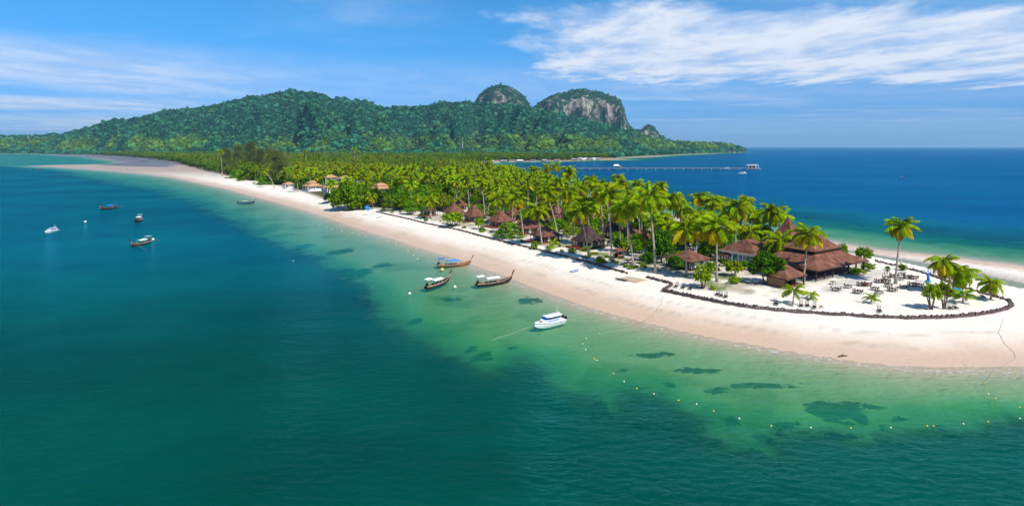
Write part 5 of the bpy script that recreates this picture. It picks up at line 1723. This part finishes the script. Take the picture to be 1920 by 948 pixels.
def cruiser(loc, rz, label, s=1.0, name='speedboat'):
    o = thing(name, label, 'boat', loc, rz)
    o.scale = (s, s, s)
    st = [(-3.6, 1.15, .85, -.15), (-2, 1.25, .88, -.3), (0, 1.25, .95, -.32), (1.6, 1.1, 1.05, -.25), (2.8, .75, 1.15, 0), (3.6, .36, 1.24, .35), (4.05, .06, 1.3, .9)]
    rings = []
    for x, w_, zg, zk in st:
        rings.append([(x, -w_, zg), (x, -w_ * .95, zg * .5), (x, -w_ * .72, zk * .5 + .05), (x, 0, zk), (x, w_ * .72, zk * .5 + .05), (x, w_ * .95, zg * .5), (x, w_, zg)])
    MB().loft(rings).build('hull', 'gel_white', o)
    dk = MB(); rg = [[(x, -w_ * .96, zg + .004), (x, 0, zg + .06), (x, w_ * .96, zg + .004), (x, w_ * .96, zg - .08), (x, -w_ * .96, zg - .08)] for x, w_, zg, zk in st]
    dk.loft(rg); dk.build('deck', 'gel_white', o)
    sp = MB()
    for sd in (-1, 1):
        sp.tube([(x, sd * (w_ * .985 + .02), zg - .22) for x, w_, zg, zk in st], .035, 4)
    sp.build('rub_rail', 'black_metal', o)
    cb = MB()
    cb.loft([[(x0, -w_, .95), (x1, -w_, .95), (x1, w_, .95), (x0, w_, .95)] if k == 0 else [(x0, -w_, 1.45), (x1, -w_, 1.45), (x1, w_, 1.45), (x0, w_, 1.45)] for k, (x0, x1, w_) in enumerate(((-2.4, 2.0, .98), (-2.4, 1.6, .92)))])
    cb.build('cabin', 'gel_white', o)
    for sd in (-1, 1):
        wn = MB(); wn.obox((-.5, sd * .89, 1.72), 3.2, .05, .52); wn.build('side_window', 'glass', o)
        bl_ = MB(); bl_.obox((-.2, sd * .985, 1.2), 3.0, .04, .2); bl_.build('side_stripe', 'blue_paint', o)
    ws = MB(); ws.obox((1.42, 0, 1.70), .05, 1.7, .62, 0, 0, -.5); ws.build('windscreen', 'blue_paint', o)
    rf = MB(); rf.loft([[(x, y * k, 2.02 + .10 * (1 - abs(y))) for y in (-1, -.6, 0, .6, 1)] + [(x, y * k, 1.95) for y in (1, .6, 0, -.6, -1)] for x, k in ((-2.7, .75), (-2.2, 1.02), (.9, 1.02), (1.5, .82))])
    rf.build('hardtop', 'gel_white', o)
    for x in (-2.3, -.9, .9):
        for sd in (-1, 1):
            q = MB(); q.box(x - .04, x + .04, sd * .86 - .03, sd * .86 + .03, 1.4, 1.98); q.build('roof_post', 'grey_metal', o)
    MB().obox((2.55, .1, 1.22), .7, .6, .14, .5).build('foredeck_cover', 'red_paint', o)
    MB().tube([(-2.3, -.5, 2.0), (-2.6, -.7, 3.4)], .03, 5).build('antenna', 'white_paint', o)
    MB().lathe([(.05, 0), (.05, .3), (.2, .35), (.2, .5), (.05, .55)], 8, (-2.0, .3, 2.0)).build('radar_dome', 'white_paint', o)
    for sd in (-.45, .45):
        en = MB(); en.obox((-3.95, sd, 1.0), .5, .38, .6); en.obox((-3.9, sd, .45), .22, .16, .8); en.build('outboard_engine', 'black_metal', o)
    MB().obox((-3.3, 0, .62), 1.2, 1.6, .3).build('stern_bench', 'orange_paint', o)
    return o


cruiser(wpt(1031, 609.5, 0), R(217), 'white speedboat with hardtop moored in green shallows', .98)
cruiser(wpt(97, 435, 0), R(268), 'small white motor cruiser at the left in deep blue water', .86, 'motor_cruiser')
cruiser(wpt(1392, 326.5, 0), R(175), 'white motor boat beside the far pier end', 1.5, 'motor_boat')
cruiser(wpt(1362, 316.8, 0), R(180), 'tiny white boat tied under the far pier end', 1.3, 'motor_boat')
longtail(wpt(1691, 333, 0), R(120), 'tiny lone boat out on the open blue sea', 'wood_dark', 'white_paint', 'canvas', 'wood_pale', False, False, .5, cloth=False)

# dinghy on the sand
p = at(1078, 509)
o = thing('dinghy', 'small blue and white dinghy lying on the sand', 'dinghy', p, R(38))
hull_mesh('hull', 'blue_paint', [(-1.3, .5, .45, .02), (-.5, .62, .42, 0), (.6, .55, .46, 0), (1.2, .3, .55, .1), (1.5, .06, .62, .3)]).build('hull', 'blue_paint', o)
g = MB()
for sd in (-1, 1):
    g.tube([(-1.3, sd * .5, .47), (-.5, sd * .62, .44), (.6, sd * .55, .48), (1.2, sd * .3, .57), (1.5, sd * .05, .64)], .07, 5)
g.box(-1.36, -1.26, -.5, .5, .1, .5); g.build('gunwale', 'white_paint', o)
MB().box(-.5, -.25, -.55, .55, .3, .35).box(.45, .7, -.48, .48, .32, .37).build('bench', 'white_paint', o)

# beach catamaran with blue sail
p = at(699, 403)
o = thing('sailing_catamaran', 'small beach catamaran with blue and white sail', 'catamaran', p, R(20))
for sd in (-1, 1):
    MB().tube([(-2.3, sd * 1.1, .3), (-1, sd * 1.1, .25), (1.5, sd * 1.1, .25), (2.4, sd * 1.1, .5)], [.12, .22, .2, .04], 7).build('float_hull', 'white_paint', o, True)
MB().box(-1.2, -1.1, -1.1, 1.1, .42, .5).box(.8, .9, -1.1, 1.1, .42, .5).box(-1.1, .8, -1.0, 1.0, .46, .48).build('trampoline', 'grey_metal', o)
MB().tube([(.85, 0, .45), (-2.6, 0, 5.2)], .06, 6).build('mast', 'grey_metal', o)
sm = MB()
sm.quad((-.9, .06, 3.0), (-2.6, .06, 5.2), (-4.0, .2, 4.4), (-2.6, .25, 2.2)); sm.quad((-2.6, .24, 2.19), (-4.0, .19, 4.39), (-2.6, .05, 5.19), (-.9, .05, 2.99))
sm.build('sail', 'blue_tarp', o)
sw_ = MB(); sw_.obox((-2.2, .24, 3.35), .7, .03, 1.9, 0, 0, .7); sw_.build('sail_band', 'canvas', o)
p = at(711, 408)
o = thing('kayak', 'slim pale kayak on the sand beside the catamaran', 'kayak', p, R(25))
MB().tube([(-1.6, 0, .2), (-.8, 0, .15), (.8, 0, .15), (1.6, 0, .25)], [.03, .25, .25, .03], 7).build('shell', 'concrete', o, True)
MB().lathe([(.2, 0), (.22, .06), (.12, .08)], 8, (0, 0, .34)).build('cockpit_rim', 'black_metal', o)

# ------------------------------------------------------------------ floats and ropes
fl_y = MB().lathe([(.04, -.24), (.2, -.18), (.27, 0), (.2, .18), (.06, .24), (.05, .32)], 10).mesh('float', 'float_yellow', True)
fl_w = MB().lathe([(.04, -.24), (.2, -.18), (.27, 0), (.2, .18), (.06, .24), (.05, .32)], 10).mesh('float', 'float_white', True)
ring = MB().lathe([(.275, -.03), (.285, 0), (.275, .03)], 10).mesh('band', 'rope')
LINE = [(1124, 625.5, 1), (1099, 634, 0), (1093, 644, 1), (1098, 655, 0), (1114, 672, 1), (1119, 675, 0), (1150, 700, 1), (1170, 715, 0), (1194, 728, 1), (1226, 738, 0), (1272, 750, 1),
        (1306, 757, 0), (1338, 770, 1), (1386, 784, 0), (1446, 798, 1), (1520, 801, 0), (1595, 802, 1), (1670, 801, 0), (1738, 798, 1), (1750, 798, 1), (1806, 794, 0), (1852, 790, 1),
        (1912, 784, 0), (1912, 763, 1), (1866, 747, 1), (1853, 738, 0), (1846, 717, 1)]
NEARW = [(598, 423), (613, 426), (623, 430), (641, 433), (660, 437), (673, 440), (686, 443), (726, 453), (743, 458), (765, 470), (775, 478), (783, 485), (550, 489)]


def buoy(px, py, yel, label, group=None, s=1.0):
    o = thing('buoy', label, 'buoy', wpt(px, py, .05), 0, group)
    o.scale = (s, s, s)
    s_ = 1
    link('float', fl_y if yel else fl_w, o); link('band', ring, o)
    return o


for x, y, yl in LINE:
    wh = 'near the speedboat' if y < 690 and x < 1200 else 'left of the seagrass' if x < 1320 else 'over the dark seagrass' if x < 1700 else 'at the right end' if y > 770 else 'nearing the right beach'
    buoy(x, y, yl, ('yellow' if yl else 'pale') + ' float of the swimming line ' + wh, ('yellow' if yl else 'pale') + ' floats of the swimming line', .45)
for x, y in NEARW:
    buoy(x, y, 0, 'small white float in the shallows ' + ('off the shore tree' if x < 650 else 'off the catamaran' if x < 700 else 'nearest the blue canopied longtail' if x > 760 else 'midway between catamaran and beach boats'), 'white floats of the shallows', .7)
buoy(829, 505.5, 1, 'big yellow buoy beside the blue canopied longtail boat', None, 2.0)
buoy(853, 538, 0, 'white buoy between the two white canopied longtail boats', None, 1.5)
buoy(768, 550.5, 0, 'white buoy at the tail shaft of the dark longtail boat', None, 1.4)
buoy(160, 416, 0, 'white mooring buoy right of the white motor cruiser', None, 2.2)
buoy(287, 449, 0, 'white mooring buoy behind the nearest deep water longtail', None, 2.0)


def rope(pts, label, mat='rope', r_=.02):
    P = [Vector(p) for p in pts]
    o = thing('rope', label, 'rope', P[0])
    mb = MB(); mb.tube([tuple(p - P[0]) for p in P], r_, 5)
    mb.build('strand', mat, o)


def sand_rope(pix, label, mat='rope_dark', r_=.026):
    pts = []
    for (x0, y0), (x1, y1) in zip(pix[:-1], pix[1:]):
        for k in range(4):
            t_ = k / 4
            pts.append(at(x0 + (x1 - x0) * t_ + random.uniform(-.8, .8), y0 + (y1 - y0) * t_, .05))
    pts.append(at(*pix[-1], .05))
    rope(pts, label, mat, r_)


sand_rope([(1243, 555), (1238, 572), (1225, 590), (1212, 600), (1186, 610)], 'dark rope from the terrace corner across the beach')
sand_rope([(1883, 597), (1876, 612), (1872, 624), (1884, 644), (1900, 660), (1904, 672), (1885, 684), (1860, 698), (1848, 714)], 'dark winding rope at the beach by the point', 'rope_dark', .02)
rope([wpt(996, 611, .95), wpt(960, 625, .2), wpt(930, 634, .02), wpt(914, 639, -.05)], 'bow mooring line of the white speedboat')
rope([wpt(1062, 597, .6), wpt(1082, 600, .1), wpt(1102, 602, .0)], 'stern mooring line of the white speedboat')
rope([wpt(895, 494, 1.2), at(930, 497, .05), at(960, 492, .05), at(990, 486, .05)], 'mooring line from the blue canopied longtail up the sand', 'rope_dark')
rope([wpt(966, 522, 1.2), at(945, 516, .05), at(925, 508, .05)], 'mooring line of the long dark longtail on the sand', 'rope_dark')
rope([wpt(843, 523, 1.0), wpt(848, 530, .3), wpt(853, 537, .1)], 'line from the dark longtail bow to the white buoy')
rope([wpt(250, 457, 1.2), wpt(262, 462, .4), wpt(274, 468, .0)], 'anchor line of the nearest deep water longtail')

# ------------------------------------------------------------------ terrace furniture
def table(loc, rz, label, group, w_=1.3):
    o = thing('dining_table', label, 'table', loc, rz, group)
    MB().box(-w_ / 2, w_ / 2, -.45, .45, .70, .76).build('tabletop', 'wood_dark', o)
    lg = LEGM
    for sx in (-1, 1):
        for sy in (-1, 1):
            q = link('leg', lg, o); q.location = (sx * (w_ / 2 - .08), sy * .38, 0)
    return o


LEGM = MB().box(-.04, .04, -.04, .04, 0, .70).mesh('leg', 'wood_dark')
CH = MB()
for sx in (-.2, .2):
    for sy in (-.2, .2):
        CH.box(sx - .025, sx + .025, sy - .025, sy + .025, 0, .44 if sy < 0 else .95)
CH.box(-.24, .24, -.24, .24, .44, .49)
CH.box(-.22, .22, .19, .23, .60, .93)
CHM = CH.mesh('dining_chair', 'wood_red'); CHM2 = CH.mesh('dining_chair', 'wood_dark')
TABLES = [(1663.6, 513, 0), (1661.7, 523, 2), (1676, 520, 4), (1689, 516, 3), (1688, 525, 2), (1702, 522, 4), (1713, 523, 4), (1648, 530, 4), (1661, 530, 4), (1665.5, 538, 2), (1673, 546, 4), (1695, 541, 2),
          (1711, 536, 4), (1723, 537, 4), (1615, 536, 4), (1625, 536, 4), (1640, 544, 2), (1608.5, 550, 4), (1648, 551, 2), (1561.5, 533, 0), (1567, 545, 3), (1590, 540, 2)]
for i, (x, y, n_) in enumerate(TABLES):
    p = at(x, y); rz = ROT + random.uniform(-.12, .12)
    if i in (0, 19):
        table(p, rz, 'bare dark table without chairs ' + ('at the back wall' if i == 0 else 'nearest the gazebo'), 'terrace tables')
    else:
        table(p, rz, ('large' if n_ == 4 else 'small') + ' dark dining table with chairs ' + ('before the gazebo' if x < 1595 else 'in the front row' if y > 543 else 'near the lone palm' if abs(x - 1680) < 22 else 'near the blue sculpture' if x > 1700 else 'in the middle of the terrace'), 'terrace tables', 1.9 if n_ == 4 else 1.4)
    for k in range(n_):
        sd = 1 if k % 2 else -1; off = (-.48, .48)[k // 2] if n_ > 2 else 0
        lx, ly = off, sd * .62
        q = p + Vector((math.cos(rz) * lx - math.sin(rz) * ly, math.sin(rz) * lx + math.cos(rz) * ly, 0))
        wh = ('on the %s side, ' % ('restaurant' if sd > 0 else 'beach')) + ('before the gazebo' if x < 1595 else 'in the front row' if y > 543 else 'near the lone palm' if abs(x - 1680) < 22 else 'near the blue sculpture' if x > 1700 else 'in the middle of the terrace')
        c = link('dining_chair', CHM if (i + k) % 3 == 0 else CHM2); c.location = q; c.scale = (1.15, 1.15, 1.1); c.rotation_euler = (0, 0, rz + (0 if sd > 0 else math.pi) + random.uniform(-.15, .15))
        tag(c, ('red brown' if (i + k) % 3 == 0 else 'dark brown') + ' chair at a table ' + wh, 'chair', ('red brown' if (i + k) % 3 == 0 else 'dark') + ' terrace chairs')
LNG = [(1268, 538, 'first of three loungers at the terrace corner'), (1281, 540, 'middle of three loungers at the terrace corner'), (1294, 542, 'last of three loungers at the terrace corner'),
       (1345, 553, 'first lounger of the trio before the lime bush'), (1352, 555, 'middle lounger of the trio before the lime bush'), (1361, 557, 'last lounger of the trio before the lime bush'),
       (1502, 574, 'lounger next to the young palm stem'), (1514, 574, 'second lounger from the young palm stem'), (1527, 577, 'third lounger from the young palm stem'),
       (1455, 571, 'lounger in the shade of the young palm'), (1649, 584, 'single lounger near the middle of the curved wall'), (1781, 579, 'first lounger leaning at the terrace trees'),
       (1791, 578, 'second lounger leaning at the terrace trees'), (1842, 557, 'small lounger behind the terrace tip palm')]
for x, y, lb in LNG:
    lounge_chair(at(x, y), R(65) + random.uniform(-.15, .15), 'dark wooden ' + lb, 'wood_dark', 'terrace loungers', 1.1)
p = at(1540, 577)
o = thing('side_table', 'tiny dark side table right of the loungers', 'table', p, .3)
MB().box(-.3, .3, -.25, .25, .45, .5).build('tabletop', 'wood_dark', o)
for sx in (-1, 1):
    for sy in (-1, 1):
        MB().box(sx * .24 - .03, sx * .24 + .03, sy * .2 - .03, sy * .2 + .03, 0, .45).build('leg', 'wood_dark', o)
for x, y, h, lb in [(1459, 571, 2.6, 'thin white pole beside the shaded lounger'), (1811, 582, 2.0, 'thin white pole at the right end of the terrace'), (1874, 572, 2.0, 'thin pole at the terrace tip'), (1690, 498, 2.2, 'thin lamp pole by the back wall')]:
    p = at(x, y)
    o = thing('lamp_post', lb, 'lamp post', p)
    MB().tube([(0, 0, 0), (0, 0, h)], .035, 6).build('pole', 'white_paint', o)
    MB().lathe([(.03, 0), (.10, .05), (.10, .16), (.03, .2)], 8, (0, 0, h)).build('lamp_head', 'float_white', o)
# blue tree shaped lamp sculpture
p = at(1740, 529)
o = thing('lamp_sculpture', 'blue branching sculpture with white globes on the terrace', 'sculpture', p)
mb = MB().tube([(0, 0, 0), (.1, 0, 1.2), (-.1, 0, 2.2), (.05, 0, 3.0)], [.42, .3, .26, .15], 8)
mb.tube([(-.05, 0, 1.9), (-.7, .1, 2.4), (-.8, .1, 3.0)], [.16, .13, .08], 6).tube([(0, 0, 2.1), (.7, 0, 2.5), (.75, 0, 3.2)], [.16, .13, .08], 6).tube([(0, 0, 2.8), (.25, .1, 3.4), (.6, .1, 3.6)], [.13, .1, .06], 6)
mb.build('stem', 'blue_paint', o, True)
MB().lathe([(.7, 0), (.7, .35), (.5, .45)], 10).build('base', 'teal_paint', o)
for q in ((-.8, .1, 2.9), (.75, 0, 3.1), (-.3, -.2, 2.3)):
    MB().lathe([(.03, 0), (.16, .06), (.22, .2), (.16, .36), (.03, .42)], 8, q).build('globe', 'float_white', o, True)
p = at(1793, 556)
o = thing('beach_cabin', 'small teal changing booth under the bushy terrace palm', 'booth', p, .4)
MB().box(-.8, .8, -.5, .5, .1, 1.7).build('wall', 'teal_paint', o)
MB().box(-1.0, 1.0, -.7, .7, 1.72, 1.82).build('roof', 'teal_paint', o)
MB().box(-.3, .3, -.56, -.51, .2, 1.6).build('door', 'orange_paint', o)
p = at(1802, 541)
o = thing('stone_bench', 'dark bench at the back wall under yellow palm fronds', 'bench', p, .5)
MB().box(-.8, .8, -.25, .25, .4, .48).build('seat', 'wood_dark', o)
for sx in (-.6, .6):
    MB().box(sx - .06, sx + .06, -.2, .2, 0, .4).build('leg', 'wood_dark', o)

# golf carts
def cart(px, py, rz, label):
    o = thing('golf_cart', label, 'golf cart', at(px, py), rz)
    MB().box(-1.2, 1.25, -.58, .58, .35, .5).build('chassis', 'black_metal', o)
    mb = MB(); mb.loft([[(x, -.55, .45), (x, .55, .45), (x, .5, h), (x, -.5, h)] for x, h in ((.75, .95), (1.0, .92), (1.35, .6))]); mb.build('front_body', 'gel_white', o)
    MB().box(-1.25, -.35, -.55, .55, .5, .8).build('rear_body', 'gel_white', o)
    MB().box(-.35, .15, -.5, .5, .78, .88).box(-.45, -.36, -.5, .5, .88, 1.3).box(-1.2, -.8, -.5, .5, .82, .9).build('seat', 'wood_dark', o)
    MB().box(-1.25, 1.1, -.62, .62, 1.88, 1.96).build('roof', 'gel_white', o)
    pm = MB().box(-.025, .025, -.025, .025, .5, 1.88).mesh('roof_post', 'black_metal')
    for sx in (-1.15, .9):
        for sy in (-.55, .55):
            q = link('roof_post', pm, o); q.location = (sx, sy, 0)
    wm = MB(); wm.tube([(0, -.1, 0), (0, .1, 0)], .24, 12); wm = wm.mesh('wheel', 'black_metal')
    for sx in (-.85, .95):
        for sy in (-.55, .55):
            q = link('wheel', wm, o); q.location = (sx, sy, .24)
    MB().tube([(.72, .25, .9), (.5, .25, 1.1)], .03, 5).build('steering_column', 'black_metal', o)


cart(1178, 494, R(-25), 'white golf cart in front, near the wooden kiosk')
cart(1189, 488, R(-20), 'white golf cart parked behind the other, under a leaning palm')

# beach steps between the walls
p = at(1186, 524)
a = at(1160, 523)
o = thing('beach_steps', 'pale sandy step platform with dark log edge in the wall gap', 'steps', p, ROT - math.pi / 2 + .1)
for k in range(5):
    MB().box(-3 + k * 1.2, -1.85 + k * 1.2, -2.2, 2.2, -.25, .14 + .01 * (k % 2)).build('slab', 'wood_pale', o)
for k in range(3):
    MB().tube([(-3.2, -3.0 + k * .35, .3 - k * .1), (.2, -2.9 + k * .35, .34 - k * .1)], .16, 7).build('log', 'palisade', o)
p = at(1580, 668)
o = thing('driftwood', 'dark driftwood log on the wet sand edge', 'log', p, .3)
MB().tube([(-.9, 0, .1), (0, .1, .13), (.9, -.05, .08)], [.12, .14, .07], 7).tube([(.1, .1, .13), (.4, .4, .3)], [.06, .03], 5).build('stem', 'wood_dark', o)

# ------------------------------------------------------------------ pier and villages
PY = 912.0
o = thing('pier', 'long grey pier on piles crossing the bay', 'pier', (0, PY, 0))
MB().box(-60, 362, -1.6, 1.6, 2.9, 3.3).build('deck', 'concrete', o)
pm = MB().box(-.35, .35, -.35, .35, -2.5, 2.9).mesh('pile', 'concrete')
for k in range(60):
    q = link('pile', pm, o); q.location = (-58 + k * 7.1, -1.1 if k % 2 else 1.1, 0)
rl = MB()
for y in (-1.5, 1.5):
    rl.box(-60, 362, y - .06, y + .06, 4.2, 4.3)
for k in range(140):
    for y in (-1.5, 1.5):
        rl.box(-60 + k * 3, -59.85 + k * 3, y - .06, y + .06, 3.3, 4.2)
rr = rl.build('railing', 'wood_weather', o)
MB().box(356, 378, -7, 7, 2.7, 3.2).build('platform', 'concrete', o)
for k in range(8):
    q = link('pile', pm, o); q.location = (358 + (k % 4) * 6, -6 if k < 4 else 6, 0)
o = thing('pier_shelter', 'white roofed shelter on the pier head', 'shelter', (367, PY, 3.2))
for k in range(3):
    MB().loft([[(-8 + k * 5.4, -5, 4.2), (-3 + k * 5.4, -5, 4.2), (-5.5 + k * 5.4, -5, 5.8)], [(-8 + k * 5.4, 5, 4.2), (-3 + k * 5.4, 5, 4.2), (-5.5 + k * 5.4, 5, 5.8)]]).build('roof', 'plaster', o)
for k in range(4):
    for y in (-4.5, 4.5):
        MB().box(-7.8 + k * 5.2 - .2, -7.8 + k * 5.2 + .2, y - .2, y + .2, 0, 4.2).build('post', 'white_paint', o)
MB().box(-6, 6, 1, 4, 0, 3).build('ticket_room', 'wood_weather', o)
o = thing('pier_shelter', 'small hut with white and red roof halfway along the pier', 'shelter', (160, PY + 1, 3.3))
MB().box(-6, 6, -3.4, 4, -.6, -.05).build('floor_slab', 'concrete', o)
MB().loft([[(-5.5, -3.5, 3.6), (4.5, -3.5, 3.6), (2.5, 0, 5.6), (-3.5, 0, 5.6)], [(-5.5, 3.5, 3.6), (4.5, 3.5, 3.6), (2.5, .1, 5.62), (-3.5, .1, 5.62)]]).build('roof', 'white_paint', o)
for sx in (-4.5, 3.5):
    for sy in (-2.8, 2.8):
        MB().box(sx - .2, sx + .2, sy - .2, sy + .2, 0, 3.6).build('post', 'wood_weather', o)
MB().box(4.6, 8, -2, 2, 0, 2.4).build('stall', 'tin_rust', o)


def shack(px, py, w_, d_, rz, label, group, roof, wall, h=3.0, stilt=1.5):
    x, y = pl(px, py)
    o = thing('village_house', label, 'house', (x, y, max(0, gz(x, y))), rz, group)
    MB().box(-w_ / 2, w_ / 2, -d_ / 2, d_ / 2, stilt, stilt + h).build('wall', wall, o)
    e = stilt + h
    MB().loft([[(-w_ / 2 - .8, -d_ / 2 - .9, e - .1), (-w_ / 2 - .8, d_ / 2 + .9, e - .1), (-w_ / 2 - .8, 0, e + 2.2)], [(w_ / 2 + .8, -d_ / 2 - .9, e - .1), (w_ / 2 + .8, d_ / 2 + .9, e - .1), (w_ / 2 + .8, 0, e + 2.2)]]).build('roof', roof, o)
    for sx in (-1, 1):
        for sy in (-1, 1):
            MB().box(sx * (w_ / 2 - .3) - .15, sx * (w_ / 2 - .3) + .15, sy * (d_ / 2 - .3) - .15, sy * (d_ / 2 - .3) + .15, -1.5, stilt).build('stilt', 'wood_dark', o)
    for sx in (-.25, .25):
        MB().box(sx * w_ - .5, sx * w_ + .5, -d_ / 2 - .06, -d_ / 2 - .02, stilt + .9, stilt + 2.2).build('window', 'wood_dark', o)


for i, (x, y) in enumerate([(1076, 301.8), (1083, 302.2), (1088, 300.8), (1094, 301.6), (1099, 300.4), (1103, 301.6), (1108, 300.9), (1114, 301), (1121, 300.6), (1128, 300.4)]):
    rf = ['tin', 'tin_rust', 'tin', 'white_paint'][i % 4]
    shack(x, y, random.uniform(7, 11), random.uniform(6, 8), random.uniform(-.5, .5), {'tin': 'grey tin roofed', 'white_paint': 'white roofed', 'tin_rust': 'rusty roofed'}[rf] + ' stilt house of the fishing village across the bay',
          'houses of the fishing village', rf, ['wood_weather', 'plaster'][i % 2])
for i, (x, y) in enumerate([(900, 309), (908, 307), (914, 311), (921, 305.5), (930, 305), (945, 304.4), (960, 304.2), (975, 304.1), (1000, 303.8), (1020, 303.4), (1045, 303)]):
    rf = ['tin_rust', 'tin', 'tin_rust', 'white_paint'][i % 4]
    shack(x, y, random.uniform(8, 14), random.uniform(6, 9), random.uniform(-.4, .4), {'tin': 'grey', 'white_paint': 'white', 'tin_rust': 'rusty'}[rf] + ' roofed shed on the shore behind the grove',
          'sheds on the shore behind the grove', rf, ['plaster', 'wood_weather'][i % 2], 3.2, .4)
shack(205, 288.2, 16, 8, .1, 'pale roofed shed at the edge of the mud flat', None, 'tin', 'plaster', 3.5, .4)
shack(258, 293.2, 16, 9, .1, 'long low boat shed above the mud flat', None, 'tin', 'wood_weather', 3.5, .4)


def mast(px, ybase, ytop, Y_, label):
    x = (px - 960) * Y_ / FPX
    zt_ = CAM_H + (HOR - ytop) * Y_ / FPX
    zb = CAM_H + (HOR - ybase) * Y_ / FPX - 25
    o = thing('radio_mast', label, 'radio mast', (x, Y_, zb))
    H_ = zt_ - zb
    mb = MB()
    for k in range(3):
        a_ = k * 2.094
        mb.tube([(3 * math.cos(a_), 3 * math.sin(a_), 0), (.8 * math.cos(a_), .8 * math.sin(a_), H_)], .42, 4)
    mb.build('lattice', 'grey_metal', o)
    br = MB()
    for j in range(12):
        z0 = H_ * j / 12; z1 = H_ * (j + 1) / 12; r0 = 3 - 2.2 * j / 12; r1 = 3 - 2.2 * (j + 1) / 12
        for k in range(3):
            br.tube([(r0 * math.cos(k * 2.094), r0 * math.sin(k * 2.094), z0), (r1 * math.cos(k * 2.094 + 2.094), r1 * math.sin(k * 2.094 + 2.094), z1)], .22, 4)
    br.build('bracing', 'white_paint', o)
    for k in range(2):
        MB().lathe([(.2, 0), (1.1, .3), (1.2, .6)], 10, (0, 0, H_ - 4 - 5 * k)).build('antenna_drum', 'white_paint', o)


mast(52, 251, 242, 3000, 'thin radio mast on the low ridge at the far left')
mast(587, 262, 247, 2450, 'radio mast at the foot of the main hill')
mast(867, 266, 257, 2350, 'radio mast in the pale green foothill below the first limestone peak')

# ------------------------------------------------------------------ air
t = new_mat('haze')
pvn = t.n('ShaderNodeVolumePrincipled', {'Color': (0.40, 0.72, 1.0), 'Density': 4.0e-5, 'Anisotropy': 0.1})
pvn.inputs['Density Attribute'].default_value = ''
t.n('ShaderNodeOutputMaterial', {'Volume': pvn.outputs[0]})
hz_ = MB().box(-32000, 32000, -400, 40500, -14, 640).build('haze', 'haze')
tag(hz_, 'thin blue sea haze over the whole bay', 'haze', kind='stuff')
print('objects', len(bpy.data.objects))
